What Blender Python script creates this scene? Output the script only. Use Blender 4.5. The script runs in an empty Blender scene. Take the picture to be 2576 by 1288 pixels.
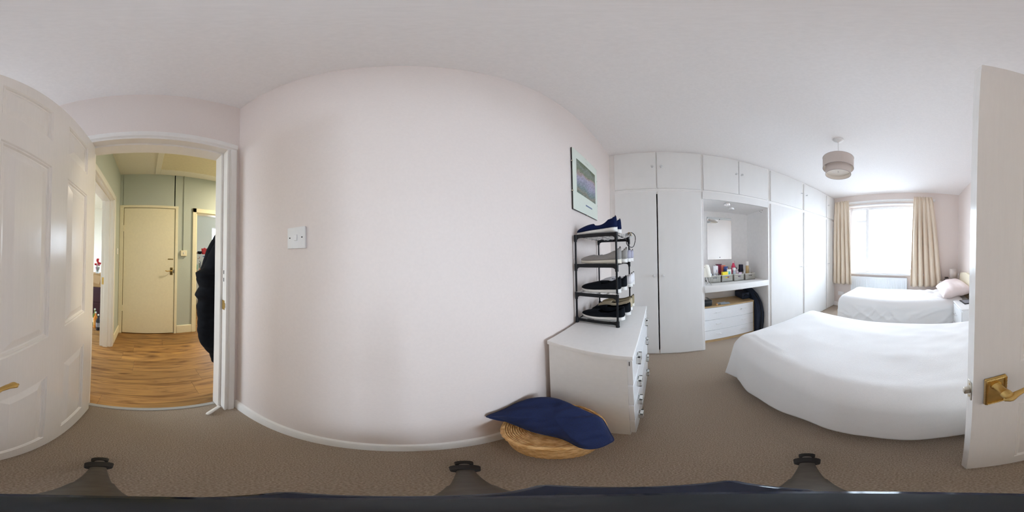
import bpy, bmesh, math, random
from mathutils import Vector, Matrix, noise
from math import sin, cos, pi, radians, hypot, atan2, sqrt
random.seed(7)
S = bpy.context.scene
COL = S.collection

# ------------------------------------------------------------------ camera
cam = bpy.data.cameras.new('camera')
cam.type = 'PANO'
try: cam.panorama_type = 'EQUIRECTANGULAR'
except Exception: pass
try: cam.cycles.panorama_type = 'EQUIRECTANGULAR'
except Exception: pass
cam.clip_start = 0.001
camo = bpy.data.objects.new('camera', cam); COL.objects.link(camo)
PSI, TX, TY = radians(321.319), radians(-0.4005), radians(-1.0773)
def cam_dir(v):
    Rx = Matrix(((1,0,0),(0,cos(TX),-sin(TX)),(0,sin(TX),cos(TX))))
    Ry = Matrix(((cos(TY),0,sin(TY)),(0,1,0),(-sin(TY),0,cos(TY))))
    v = Rx @ Ry @ Vector(v)
    return Vector((v[0]*cos(PSI)-v[1]*sin(PSI), v[0]*sin(PSI)+v[1]*cos(PSI), v[2]))
_f = cam_dir((0,-1,0)); _r = cam_dir((-1,0,0)); _u = cam_dir((0,0,1))   # centre of the picture looks along azimuth 180
_m = Matrix((( _r[0],_u[0],-_f[0],0),(_r[1],_u[1],-_f[1],0),(_r[2],_u[2],-_f[2],1.25),(0,0,0,1)))
camo.matrix_world = _m
S.camera = camo

# ------------------------------------------------------------------ light
S.view_settings.view_transform = 'Standard'
S.view_settings.look = 'None'
S.view_settings.gamma = 1.0
S.view_settings.use_curve_mapping = False
S.view_settings.exposure = 0.0
SKY = 22.3
W = bpy.data.worlds.new('overcast_sky'); S.world = W; W.use_nodes = True
bg = W.node_tree.nodes['Background']
bg.inputs[0].default_value = (0.73, 0.855, 1.0, 1); bg.inputs[1].default_value = SKY
def portal(loc, rot, sx, sy):
    l = bpy.data.lights.new('window_portal', 'AREA'); l.shape = 'RECTANGLE'; l.size = sx; l.size_y = sy
    l.cycles.is_portal = True
    o = bpy.data.objects.new('window_portal', l); o.location = loc; o.rotation_euler = rot; COL.objects.link(o)
portal((-0.61, 3.50, 1.56), (radians(-90),0,0), 1.62, 1.46)
portal((4.80, -1.9, 1.55), (0,radians(90),0), 1.3, 1.4)
portal((3.0, 3.42, 1.5), (radians(-90),0,0), 1.8, 1.4)
def lamp(name, loc, e, colr, size, rot=(0,0,0)):
    l = bpy.data.lights.new(name, 'AREA'); l.shape = 'DISK'; l.size = size; l.energy = e; l.color = colr
    o = bpy.data.objects.new(name, l); o.location = loc; o.rotation_euler = rot; COL.objects.link(o)
try:
    S.cycles.max_bounces = 14; S.cycles.diffuse_bounces = 14; S.cycles.glossy_bounces = 5
    S.cycles.transparent_max_bounces = 12; S.cycles.transmission_bounces = 6
    S.cycles.caustics_reflective = False; S.cycles.caustics_refractive = False
    S.cycles.use_denoising = True; S.cycles.sample_clamp_indirect = 8
except Exception: pass

# ------------------------------------------------------------------ materials
_mats = {}
def mat(name, c, rough=0.6, metal=0.0, **k):
    """procedural principled material: colour variation, bump, sheen..."""
    if name in _mats: return _mats[name]
    m = bpy.data.materials.new(name); m.use_nodes = True; _mats[name] = m
    nt = m.node_tree; N = nt.nodes; L = nt.links
    b = N['Principled BSDF']
    b.inputs['Base Color'].default_value = (*c, 1); b.inputs['Roughness'].default_value = rough
    b.inputs['Metallic'].default_value = metal
    if 'spec' in k: b.inputs['Specular IOR Level'].default_value = k['spec']
    if 'coat' in k: b.inputs['Coat Weight'].default_value = k['coat']; b.inputs['Coat Roughness'].default_value = .12
    if 'trans' in k: b.inputs['Transmission Weight'].default_value = k['trans']
    if 'alpha' in k: b.inputs['Alpha'].default_value = k['alpha']
    if 'ior' in k: b.inputs['IOR'].default_value = k['ior']
    if 'sheen' in k: b.inputs['Sheen Weight'].default_value = k['sheen']
    tc = N.new('ShaderNodeTexCoord')
    mp = N.new('ShaderNodeMapping'); L.new(tc.outputs['Object'], mp.inputs[0])
    mp.inputs['Scale'].default_value = k.get('stretch', (1,1,1))
    ns = N.new('ShaderNodeTexNoise'); L.new(mp.outputs[0], ns.inputs['Vector'])
    ns.inputs['Scale'].default_value = k.get('nscale', 60); ns.inputs['Detail'].default_value = k.get('detail', 3)
    if 'distort' in k: ns.inputs['Distortion'].default_value = k['distort']
    if k.get('var', 0.03) > 0:
        c2 = k.get('c2'); v = k.get('var', 0.03)
        mx = N.new('ShaderNodeMix'); mx.data_type = 'RGBA'
        rp = N.new('ShaderNodeMapRange'); rp.inputs[1].default_value = .3; rp.inputs[2].default_value = .7
        L.new(ns.outputs[0], rp.inputs[0]); L.new(rp.outputs[0], mx.inputs[0])
        a = c if c2 else tuple(x*(1-v) for x in c); d = c2 if c2 else tuple(min(1,x*(1+v)) for x in c)
        mx.inputs[6].default_value = (*a,1); mx.inputs[7].default_value = (*d,1)
        L.new(mx.outputs[2], b.inputs['Base Color'])
    if k.get('bump', 0) > 0:
        bp = N.new('ShaderNodeBump'); bp.inputs['Strength'].default_value = k['bump']; bp.inputs['Distance'].default_value = k.get('bdist', .002)
        src = ns
        if 'bscale' in k:
            src = N.new('ShaderNodeTexNoise'); L.new(mp.outputs[0], src.inputs['Vector']); src.inputs['Scale'].default_value = k['bscale']; src.inputs['Detail'].default_value = 4
        L.new(src.outputs[0], bp.inputs['Height']); L.new(bp.outputs[0], b.inputs['Normal'])
    return m
M = {}
M['wall'] = mat('pink_wall_paint', (.77,.69,.65), .55, nscale=90, var=.015, bump=.15, bdist=.0006)
M['ceil'] = mat('white_ceiling_paint', (.89,.87,.865), .8, nscale=70, var=.02, bump=.3, bdist=.001)
M['gloss'] = mat('white_gloss_paint', (.85,.83,.80), .28, nscale=20, var=.015, bump=.12, bdist=.0006, stretch=(1,1,.2))
M['leaf'] = mat('grained_white_door_paint', (.86,.83,.79), .24, nscale=26, var=.012, bump=.32, bdist=.0012, stretch=(5,5,.35), distort=.6)
M['ward'] = mat('white_wardrobe_paint', (.83,.83,.82), .2, spec=.2, nscale=12, var=.012, bump=.06, bdist=.0005, stretch=(1,1,.3))
M['frame'] = mat('white_frame_paint', (.90,.89,.88), .4, nscale=20, var=.02)
M['chest'] = mat('white_laminate', (.86,.86,.85), .4, nscale=40, var=.015)
M['chestfront'] = mat('glossy_white_laminate', (.88,.90,.92), .22, nscale=40, var=.01)
M['carpet'] = mat('beige_loop_carpet', (.24,.18,.125), .98, nscale=240, detail=6, c2=(.56,.455,.36), bump=1.0, bdist=.005, bscale=300, sheen=.15)
M['sage'] = mat('sage_wall_paint', (.50,.54,.50), .6, nscale=90, var=.02, bump=.15, bdist=.0006)
M['cream'] = mat('cream_door_paint', (.86,.79,.60), .38, nscale=30, var=.02)
M['creamceil'] = mat('cream_ceiling_paint', (.80,.77,.68), .7, nscale=70, var=.02)
M['kitwall'] = mat('pale_kitchen_paint', (.84,.83,.76), .6, nscale=60, var=.02)
M['brass'] = mat('aged_brass', (.62,.42,.15), .28, 1.0, nscale=40, var=.12)
M['nickel'] = mat('dull_nickel', (.62,.58,.50), .3, 1.0, nscale=60, var=.1)
M['chrome'] = mat('chrome_metal', (.75,.75,.76), .12, 1.0, nscale=30, var=.03)
M['black'] = mat('black_plastic', (.006,.007,.010), .4, spec=.3, nscale=50, var=.2)
M['dark'] = mat('dark_gap', (.03,.028,.03), .8, nscale=50, var=.1)
M['navy'] = mat('navy_cotton', (.004,.013,.065), .9, nscale=260, var=.25, bump=.5, bdist=.001, sheen=.04)
M['white'] = mat('white_plastic', (.82,.82,.82), .35, nscale=50, var=.01)
M['bed'] = mat('white_blanket_weave', (.85,.85,.845), .95, nscale=520, var=.03, bump=.7, bdist=.002, bscale=300, sheen=.3)
M['mattress'] = mat('grey_divan_fabric', (.30,.30,.32), .95, nscale=200, var=.1, bump=.3)
M['curtain'] = mat('beige_curtain_cloth', (.74,.635,.51), .85, nscale=300, var=.04, bump=.3, bdist=.0008, sheen=.2)
M['pillow'] = mat('pale_pink_pillowcase', (.80,.69,.66), .9, nscale=200, var=.03, bump=.3)
M['headb'] = mat('cream_vinyl', (.80,.74,.58), .45, nscale=80, var=.03)
M['shade'] = mat('taupe_lampshade_fabric', (.66,.59,.55), .9, nscale=300, var=.03, bump=.2)
M['shadein'] = mat('cream_shade_lining', (.80,.74,.67), .8, nscale=100, var=.02)
M['oak'] = mat('light_oak_veneer', (.50,.34,.17), .5, nscale=16, c2=(.62,.45,.25), stretch=(6,1,6))
M['wicker'] = mat('honey_wicker', (.50,.25,.07), .42, nscale=38, c2=(.82,.53,.24), bump=.3)
M['fog'] = mat('clear_polythene', (.9,.92,.92), .12, nscale=30, var=.02, alpha=.38, bump=.5, bdist=.004)
M['rubber'] = mat('black_rubber', (.02,.018,.017), .7, nscale=60, var=.2)
M['glassm'] = mat('window_glass', (1,1,1), .0, var=0, alpha=.06)
M['knobglass'] = mat('clear_acrylic', (.80,.81,.82), .08, nscale=30, var=.02, metal=.35)
M['rad'] = mat('white_radiator_enamel', (.80,.83,.85), .3, nscale=30, var=.01)

def mirror_mat():
    m = mat('silvered_mirror', (.86,.90,.90), .03, 1.0, nscale=5, var=.01); return m
def net_mat():
    m = bpy.data.materials.new('sheer_net'); m.use_nodes = True; nt = m.node_tree; N = nt.nodes; L = nt.links
    N.clear(); out = N.new('ShaderNodeOutputMaterial'); t = N.new('ShaderNodeBsdfTransparent'); tr = N.new('ShaderNodeBsdfTranslucent'); d = N.new('ShaderNodeBsdfDiffuse')
    tr.inputs[0].default_value = (.55,.57,.66,1); d.inputs[0].default_value = (.80,.80,.86,1)
    m1 = N.new('ShaderNodeMixShader'); m1.inputs[0].default_value = .4; L.new(tr.outputs[0], m1.inputs[1]); L.new(d.outputs[0], m1.inputs[2])
    m2 = N.new('ShaderNodeMixShader'); L.new(t.outputs[0], m2.inputs[1]); L.new(m1.outputs[0], m2.inputs[2])
    tc = N.new('ShaderNodeTexCoord'); v = N.new('ShaderNodeTexVoronoi'); v.inputs['Scale'].default_value = 60; L.new(tc.outputs['Object'], v.inputs['Vector'])
    sx = N.new('ShaderNodeSeparateXYZ'); L.new(tc.outputs['Object'], sx.inputs[0])
    # denser lace along the top and bottom hems
    a = N.new('ShaderNodeMapRange'); a.inputs[1].default_value = 1.28; a.inputs[2].default_value = 1.31; a.inputs[3].default_value = 0; a.inputs[4].default_value = .14; L.new(sx.outputs[2], a.inputs[0])
    b_ = N.new('ShaderNodeMapRange'); b_.inputs[1].default_value = .16; b_.inputs[2].default_value = .10; b_.inputs[3].default_value = 0; b_.inputs[4].default_value = .12; L.new(sx.outputs[2], b_.inputs[0])
    s = N.new('ShaderNodeMath'); s.operation = 'ADD'; L.new(a.outputs[0], s.inputs[0]); L.new(b_.outputs[0], s.inputs[1])
    lt = N.new('ShaderNodeMath'); lt.operation = 'MULTIPLY'; L.new(v.outputs['Distance'], lt.inputs[0]); lt.inputs[1].default_value = .05
    s2 = N.new('ShaderNodeMath'); s2.operation = 'ADD'; L.new(s.outputs[0], s2.inputs[0]); L.new(lt.outputs[0], s2.inputs[1])
    s3 = N.new('ShaderNodeMath'); s3.operation = 'ADD'; s3.use_clamp = True; s3.inputs[1].default_value = .015; L.new(s2.outputs[0], s3.inputs[0])
    L.new(s3.outputs[0], m2.inputs[0]); L.new(m2.outputs[0], out.inputs[0]); return m
def plank_mat():
    m = bpy.data.materials.new('oak_laminate'); m.use_nodes = True; nt = m.node_tree; N = nt.nodes; L = nt.links; b = N['Principled BSDF']
    b.inputs['Roughness'].default_value = .38
    oi = N.new('ShaderNodeObjectInfo'); tc = N.new('ShaderNodeTexCoord')
    ad = N.new('ShaderNodeVectorMath'); ad.operation = 'ADD'; L.new(tc.outputs['Object'], ad.inputs[0])
    cm = N.new('ShaderNodeCombineXYZ'); ml = N.new('ShaderNodeMath'); ml.operation = 'MULTIPLY'; ml.inputs[1].default_value = 37; L.new(oi.outputs['Random'], ml.inputs[0]); L.new(ml.outputs[0], cm.inputs[2]); L.new(cm.outputs[0], ad.inputs[1])
    mp = N.new('ShaderNodeMapping'); mp.inputs['Scale'].default_value = (9,.9,1); L.new(ad.outputs[0], mp.inputs[0])
    w = N.new('ShaderNodeTexNoise'); w.inputs['Scale'].default_value = 2.2; w.inputs['Detail'].default_value = 6; w.inputs['Distortion'].default_value = 1.6; L.new(mp.outputs[0], w.inputs['Vector'])
    r = N.new('ShaderNodeValToRGB'); e = r.color_ramp.elements
    e[0].position = .3; e[0].color = (.17,.072,.020,1); e[1].position = .72; e[1].color = (.54,.29,.09,1)
    x = r.color_ramp.elements.new(.5); x.color = (.40,.21,.075,1); L.new(w.outputs[0], r.inputs[0])
    hs = N.new('ShaderNodeHueSaturation'); mr = N.new('ShaderNodeMapRange'); mr.inputs[3].default_value = .64; mr.inputs[4].default_value = .92
    L.new(oi.outputs['Random'], mr.inputs[0]); L.new(mr.outputs[0], hs.inputs['Value']); L.new(r.outputs[0], hs.inputs['Color']); L.new(hs.outputs[0], b.inputs['Base Color'])
    # knots
    mp2 = N.new('ShaderNodeMapping'); mp2.inputs['Scale'].default_value = (5,2.2,1); L.new(ad.outputs[0], mp2.inputs[0])
    v = N.new('ShaderNodeTexVoronoi'); v.inputs['Scale'].default_value = 1.0; L.new(mp2.outputs[0], v.inputs['Vector'])
    k = N.new('ShaderNodeMapRange'); k.inputs[1].default_value = .03; k.inputs[2].default_value = .22; L.new(v.outputs['Distance'], k.inputs[0])
    mx = N.new('ShaderNodeMix'); mx.data_type = 'RGBA'; mx.inputs[6].default_value = (.14,.06,.02,1); L.new(k.outputs[0], mx.inputs[0]); L.new(hs.outputs[0], mx.inputs[7]); L.new(mx.outputs[2], b.inputs['Base Color'])
    return m
def print_mat():
    m = bpy.data.materials.new('garden_print'); m.use_nodes = True; nt = m.node_tree; N = nt.nodes; L = nt.links; b = N['Principled BSDF']
    b.inputs['Roughness'].default_value = .5
    tc = N.new('ShaderNodeTexCoord'); n1 = N.new('ShaderNodeTexNoise'); n1.inputs['Scale'].default_value = 110; n1.inputs['Detail'].default_value = 8; L.new(tc.outputs['Object'], n1.inputs['Vector'])
    sx = N.new('ShaderNodeSeparateXYZ'); L.new(tc.outputs['Object'], sx.inputs[0])
    n2 = N.new('ShaderNodeTexNoise'); n2.inputs['Scale'].default_value = 9; L.new(tc.outputs['Object'], n2.inputs['Vector'])
    q = N.new('ShaderNodeMath'); q.operation = 'MULTIPLY_ADD'; L.new(n2.outputs[0], q.inputs[0]); q.inputs[1].default_value = .45; zz = N.new('ShaderNodeMapRange'); zz.inputs[1].default_value = -.125; zz.inputs[2].default_value = .17; zz.inputs[3].default_value = -.2; zz.inputs[4].default_value = .8; L.new(sx.outputs[2], zz.inputs[0]); L.new(zz.outputs[0], q.inputs[2])
    r = N.new('ShaderNodeValToRGB'); L.new(q.outputs[0], r.inputs[0]); e = r.color_ramp.elements
    e[0].position = .0; e[0].color = (.13,.18,.15,1); e[1].position = .95; e[1].color = (.13,.16,.10,1)
    for p_, c_ in ((.12,(.24,.22,.17)),(.25,(.17,.24,.24)),(.42,(.32,.31,.42)),(.55,(.36,.33,.42)),(.63,(.36,.27,.25)),(.70,(.16,.20,.13)),(.85,(.20,.23,.20))):
        x = e.new(p_); x.color = (*c_,1)
    mx = N.new('ShaderNodeMix'); mx.data_type = 'RGBA'; mx.blend_type = 'OVERLAY'; mx.inputs[0].default_value = .9
    L.new(r.outputs[0], mx.inputs[6]); L.new(n1.outputs[0], mx.inputs[7]); L.new(mx.outputs[2], b.inputs['Base Color']); return m

# ------------------------------------------------------------------ mesh helpers
class MB:
    def __init__(s): s.b = bmesh.new()
    def box(s, x0,x1,y0,y1,z0,z1, bev=0.0, seg=1, rot=None):
        vs = [s.b.verts.new((x,y,z)) for x in (x0,x1) for y in (y0,y1) for z in (z0,z1)]
        f = []
        for q in ((0,1,3,2),(4,6,7,5),(0,4,5,1),(2,3,7,6),(0,2,6,4),(1,5,7,3)): f.append(s.b.faces.new([vs[i] for i in q]))
        out = vs
        if bev > 0:
            es = list({e for fc in f for e in fc.edges})
            r = bmesh.ops.bevel(s.b, geom=es, offset=bev, segments=seg, affect='EDGES', profile=.6, clamp_overlap=True)
            out = list({v for v in r['verts']} | {v for v in vs if v.is_valid})
        if rot is not None:
            ang, axis, cen = rot
            bmesh.ops.rotate(s.b, verts=[v for v in out if v.is_valid], cent=cen, matrix=Matrix.Rotation(ang,3,axis))
        return s
    def grid(s, fn, nu, nv, cu=False, cv=False, skip=None):
        g = [[s.b.verts.new(fn(i/(nu if cu else nu-1), j/(nv if cv else nv-1))) for j in range(nv)] for i in range(nu)]
        for i in range(nu if cu else nu-1):
            for j in range(nv if cv else nv-1):
                if skip and skip(i,j): continue
                a,b,c,d = g[i][j], g[(i+1)%nu][j], g[(i+1)%nu][(j+1)%nv], g[i][(j+1)%nv]
                try: s.b.faces.new((a,b,c,d))
                except ValueError: pass
        return g
    def tube(s, pts, r, n=8, closed=False, flat=1.0):
        pts = [Vector(p) for p in pts]; rs = r if isinstance(r,(list,tuple)) else [r]*len(pts); rings = []
        m = len(pts); up = None
        for i,p in enumerate(pts):
            if closed: t = pts[(i+1)%m]-pts[i-1]
            else: t = pts[min(i+1,m-1)]-pts[max(i-1,0)]
            t.normalize()
            if up is None:
                up = Vector((0,0,1)) if abs(t.z)<.9 else Vector((1,0,0))
            a = t.cross(up); a.normalize(); b = a.cross(t); b.normalize(); up = b
            rings.append([s.b.verts.new(p+(a*cos(2*pi*k/n)+b*sin(2*pi*k/n)*flat)*rs[i]) for k in range(n)])
        for i in range(m if closed else m-1):
            A,B = rings[i], rings[(i+1)%m]
            for k in range(n): s.b.faces.new((A[k],A[(k+1)%n],B[(k+1)%n],B[k]))
        if not closed:
            s.b.faces.new(rings[0][::-1]); s.b.faces.new(rings[-1])
        return s
    def lathe(s, prof, c=(0,0,0), n=24, axis='Z', cap=True, sx=1.0, sy=1.0):
        rings = []
        for r,h in prof:
            ring = []
            for k in range(n):
                a = 2*pi*k/n; p = (r*cos(a)*sx, r*sin(a)*sy, h)
                if axis=='X': p = (p[2],p[0],p[1])
                if axis=='Y': p = (p[1],p[2],p[0])
                ring.append(s.b.verts.new((c[0]+p[0],c[1]+p[1],c[2]+p[2])))
            rings.append(ring)
        for A,B in zip(rings,rings[1:]):
            for k in range(n): s.b.faces.new((A[k],A[(k+1)%n],B[(k+1)%n],B[k]))
        if cap:
            s.b.faces.new(rings[0][::-1]); s.b.faces.new(rings[-1])
        return s
    def prism(s, poly, a, b, axis='Y', bev=0):
        def P(u,v,w): return {'Y':(u,w,v),'X':(w,u,v),'Z':(u,v,w)}[axis]
        A = [s.b.verts.new(P(u,v,a)) for u,v in poly]; B = [s.b.verts.new(P(u,v,b)) for u,v in poly]; n = len(poly); fs = []
        fs.append(s.b.faces.new(A)); fs.append(s.b.faces.new(B[::-1]))
        for k in range(n): fs.append(s.b.faces.new((A[k],B[k],B[(k+1)%n],A[(k+1)%n])))
        if bev: bmesh.ops.bevel(s.b, geom=list({e for f in fs for e in f.edges}), offset=bev, segments=2, affect='EDGES', clamp_overlap=True)
        return s
    def build(s, name, m, parent=None, solid=0, sub=0, ang=38, kind=None, label=None, smooth=True):
        base = Vector((0,0,0)); q = parent
        while q is not None: base += q.location; q = q.parent
        bmesh.ops.recalc_face_normals(s.b, faces=s.b.faces)
        bmesh.ops.translate(s.b, verts=s.b.verts, vec=-base)
        if smooth:
            for f in s.b.faces: f.smooth = True
            for e in s.b.edges:
                if len(e.link_faces)==2 and e.calc_face_angle(0) > radians(ang): e.smooth = False
        me = bpy.data.meshes.new(name); s.b.to_mesh(me); s.b.free()
        me.materials.append(m); o = bpy.data.objects.new(name, me); COL.objects.link(o)
        if parent is not None: o.parent = parent
        if sub: md = o.modifiers.new('sub','SUBSURF'); md.levels = sub; md.render_levels = sub
        if solid: md = o.modifiers.new('solid','SOLIDIFY'); md.thickness = solid; md.offset = 0
        if kind: o['kind'] = kind
        if label: o['label'] = label
        return o
def thing(name, label, cat, loc=(0,0,0), group=None, kind=None):
    o = bpy.data.objects.new(name, None); COL.objects.link(o); o.location = loc; o.empty_display_size = .05
    o['label'] = label; o['category'] = cat
    if group: o['group'] = group
    if kind: o['kind'] = kind
    return o
def tag(o, label, cat, group=None):
    o['label'] = label; o['category'] = cat
    if group: o['group'] = group
    return o
def struct(name, m, label, *boxes, bev=0, parent=None, cat='wall'):
    b = MB()
    for q in boxes: b.box(*q, bev=bev)
    o = b.build(name, m, parent)
    if parent is None: o['kind'] = 'structure'; o['label'] = label; o['category'] = cat
    return o
def B1(*a, **k): return MB().box(*a, **k)

# ------------------------------------------------------------------ room shell
D1,D2,D3,D4,ZC,DR = .530,.834,1.769,3.335,2.55,.922
XW = -2.37          # wall behind the wardrobes
HZ = 2.65           # hallway ceiling
struct('floor', M['carpet'], 'beige brown carpet covering the bedroom floor', (XW,.93,-D1,D4,-.08,0), cat='floor')
struct('ceiling', M['ceil'], 'plain white bedroom ceiling', (XW-.1,1.02,-D1-.1,D4+.25,ZC,ZC+.06), cat='ceiling')
struct('wall_south', M['wall'], 'blank pale pink wall holding the switch and the framed print', (XW-.1,D2+.06,-D1-.1,-D1,0,ZC))
struct('wall_west', M['wall'], 'pink wall hidden behind the fitted wardrobes', (XW-.1,XW,-D1,D4,0,ZC))
OY0,OY1,OZ = -.462,.345,2.006
struct('wall_east', M['wall'], 'pink wall around the open bedroom doorway',
       (D2,.955,-D1-.1,OY0,0,ZC),(D2,.955,OY0,OY1,OZ,ZC),(D2,.955,OY1,.60,0,ZC))
struct('wall_northeast', M['wall'], 'pink wall behind the headboards and nightstands', (DR,1.0,.60,D4+.2,0,ZC))
WX0,WX1,WZ0,WZ1 = -1.42,.20,.83,2.29
struct('wall_north', M['wall'], 'pink window wall behind the far bed',
       (XW-.1,WX0,D4,D4+.2,0,ZC),(WX1,DR+.1,D4,D4+.2,0,ZC),(WX0,WX1,D4,D4+.2,0,WZ0),(WX0,WX1,D4,D4+.2,WZ1,ZC))
# skirting
def skirt(name, m, label, poly, a, b, axis, x0=0):
    q = MB(); q.prism(poly, a, b, axis); o = q.build(name, m); o['kind']='structure'; o['label']=label; o['category']='baseboard'; return o
skirt('baseboard_south', M['gloss'], 'white gloss skirting board along the blank wall', [(-D1,0),(-D1+.018,0),(-D1+.018,.075),(-D1+.013,.092),(-D1,.098)], -.60, D2, 'X')
skirt('baseboard_east', M['gloss'], 'short white skirting piece beside the bedroom door frame corner', [(D2,0),(D2-.018,0),(D2-.018,.075),(D2-.013,.092),(D2,.098)], .42, .60, 'Y')
skirt('baseboard_north', M['gloss'], 'white skirting board under the radiator', [(D4,0),(D4-.018,0),(D4-.018,.075),(D4-.013,.092),(D4,.098)], -1.769, DR, 'X')

# ------------------------------------------------------------------ bedroom doorway frame (door_1)
dr = thing('door_1', 'white moulded door frame of the bedroom doorway', 'door frame', (D2,-.06,0), kind='structure')
def arch_side(y0, y1, x, sgn, z1):      # architrave leg, stepped profile; y0 = inner edge, y1 = outer edge
    q = MB(); w = y1-y0
    q.prism([(x,y0),(x-sgn*.010,y0),(x-sgn*.012,y0+w*.18),(x-sgn*.006,y0+w*.26),(x-sgn*.017,y0+w*.38),(x-sgn*.020,y0+w*.85),(x-sgn*.012,y1),(x,y1)], 0, z1, 'Z')
    return q
arch_side(-.444,-.508,D2,1,1.998).build('architrave', M['gloss'], dr)
arch_side(.352,.416,D2,1,1.998).build('architrave', M['gloss'], dr)
q = MB(); q.prism([(D2,1.990),(D2-.010,1.990),(D2-.012,2.0),(D2-.006,2.006),(D2-.017,2.014),(D2-.020,2.042),(D2-.012,2.056),(D2,2.056)], -.508,.416,'Y')
q.build('architrave', M['gloss'], dr)
MB().box(D2,.985,OY0,-.444,0,1.99).build('jamb', M['gloss'], dr)
MB().box(D2,.985,.330,OY1,0,1.99).build('jamb', M['gloss'], dr)
MB().box(D2,.985,OY0,OY1,1.99,OZ).build('head', M['gloss'], dr)
MB().box(.876,.955,-.444,-.430,0,1.976,bev=.002).build('stop', M['gloss'], dr)
MB().box(.876,.955,.316,.330,0,1.976,bev=.002).build('stop', M['gloss'], dr)
MB().box(.876,.955,-.444,.330,1.976,1.99).build('stop', M['gloss'], dr)
# strike plate and old latch holes
sp = MB().box(.842,.872,-.4445,-.4420,.94,1.00,bev=.0008)
sp.box(.836,.842,-.4445,-.436,.955,.985); sp.build('strike_plate', M['brass'], dr, label='brown brass strike plate')
for z in (1.16,1.115): B1(.852,.858,-.4445,-.4425,z,z+.022).build('keyhole', M['dark'], dr)
struct('trim_1', mat('grey_threshold',(.42,.41,.40),.5), 'pale threshold strip between carpet and laminate', (.915,.945,-.444,.33,-.01,.006), bev=.002, cat='trim')

# ------------------------------------------------------------------ open door leaf
DY0, DY1 = .296, .331
dl = thing('door_2', 'open white six-panel bedroom door leaf with brass lever handle', 'door', (.876,.3135,0), kind='structure')
DX0,DX1,DZ0,DZ1 = .118,.876,.008,1.985
xs = [(.232,.445),(.555,.765)]; zs = [(.165,.765),(.96,1.575),(1.70,1.893)]
q = MB()
xe = [DX0,.232,.445,.555,.765,DX1]; ze = [DZ0,.165,.765,.96,1.575,1.70,1.893,DZ1]
for i in range(5):
    for j in range(7):
        if i in (1,3) and j in (1,3,5): continue
        for y,fl in ((DY0,0),(DY1,1)):
            vs = [q.b.verts.new(p) for p in ((xe[i],y,ze[j]),(xe[i+1],y,ze[j]),(xe[i+1],y,ze[j+1]),(xe[i],y,ze[j+1]))]
            q.b.faces.new(vs)
for (a,b,c,d) in (((DX0,DY0,DZ0),(DX0,DY1,DZ0),(DX0,DY1,DZ1),(DX0,DY0,DZ1)),((DX1,DY0,DZ0),(DX1,DY1,DZ0),(DX1,DY1,DZ1),(DX1,DY0,DZ1)),
                  ((DX0,DY0,DZ0),(DX1,DY0,DZ0),(DX1,DY1,DZ0),(DX0,DY1,DZ0)),((DX0,DY0,DZ1),(DX1,DY0,DZ1),(DX1,DY1,DZ1),(DX0,DY1,DZ1))):
    q.b.faces.new([q.b.verts.new(p) for p in (a,b,c,d)])
bmesh.ops.remove_doubles(q.b, verts=q.b.verts, dist=.0001)
q.build('stiles_and_rails', M['leaf'], dl, ang=30)
for (x0,x1) in xs:
    for (z0,z1) in zs:
        q = MB()
        for y,sg in ((DY0,1),(DY1,-1)):
            prof = [(0,0),(.004,.004),(.010,.003),(.014,.0085),(.019,.0095),(.046,.002),(.050,.001)]
            rings = []
            for o_,d_ in prof:
                rings.append([q.b.verts.new(p) for p in ((x0+o_,y+sg*d_,z0+o_),(x1-o_,y+sg*d_,z0+o_),(x1-o_,y+sg*d_,z1-o_),(x0+o_,y+sg*d_,z1-o_))])
            for A,Bq in zip(rings,rings[1:]):
                for k in range(4): q.b.faces.new((A[k],A[(k+1)%4],Bq[(k+1)%4],Bq[k]))
            q.b.faces.new(rings[-1])
        q.build('panel', M['leaf'], dl, ang=12)
# lever handle set (both sides), latch
def lever(parent, sy, y):
    f = lambda d: y+sy*d
    yy = sorted((f(0),f(.007)))
    p = MB().box(.141,.192,yy[0],yy[1],.822,.935,bev=.002)
    rope = []
    for k in range(0,72):
        t = k/72*4; e=int(t); u=t-e
        x = [.144+u*.045,.189,.189-u*.045,.144][e]; z=[.826,.826+u*.105,.931,.931-u*.105][e]
        rope.append((x,f(.008),z))
    p.tube(rope,[.0030+.0010*(k%2) for k in range(72)],6,closed=True)
    pl = p.build('backplate', M['brass'], parent)
    n = MB().lathe([(.0135,.006),(.0135,.011),(.011,.014),(.0095,.028),(.0115,.042),(.0125,.044),(.0115,.047),(.0122,.050),(.010,.057),(.004,.060)], (0,0,0), 20, 'Y')
    for v in n.b.verts: v.co = Vector((v.co.x+.1665, y+sy*v.co.y, v.co.z+.905))
    n.build('handle_neck', M['brass'], parent)
    pts = [(.158,f(.052),.893),(.168,f(.057),.896),(.185,f(.054),.902),(.205,f(.052),.904),(.225,f(.052),.903),(.243,f(.053),.899),(.252,f(.055),.897)]
    rr = [.0075,.0105,.0085,.007,.0085,.0115,.004]; P_=[]; R_=[]
    for k in range(49):
        u = k/48*6; i0 = min(int(u),5); w_ = u-i0; w_ = w_*w_*(3-2*w_)
        P_.append(Vector(pts[i0]).lerp(Vector(pts[i0+1]),u-i0)); R_.append(rr[i0]*(1-w_)+rr[i0+1]*w_)
    MB().tube(P_,R_,16,flat=.75).build('lever', M['brass'], parent)
    MB().lathe([(.004,.007),(.004,.0085)], (0,0,0), 10, 'Y').build('screw', M['nickel'], parent) if False else None
lever(dl, -1, DY0)
lever(dl, 1, DY1)
lt = MB().box(.1165,.1185,.302,.325,.842,.920,bev=.0008); lt.build('latch_plate', M['nickel'], dl)
MB().box(.104,.118,.307,.321,.872,.892,bev=.002).build('latch_bolt', M['nickel'], dl)
for z in (.855,.907): MB().lathe([(.003,-.0022),(.003,-.0012)],(.1182,.3135,z),10,'X').build('screw', M['brass'], dl)
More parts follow.
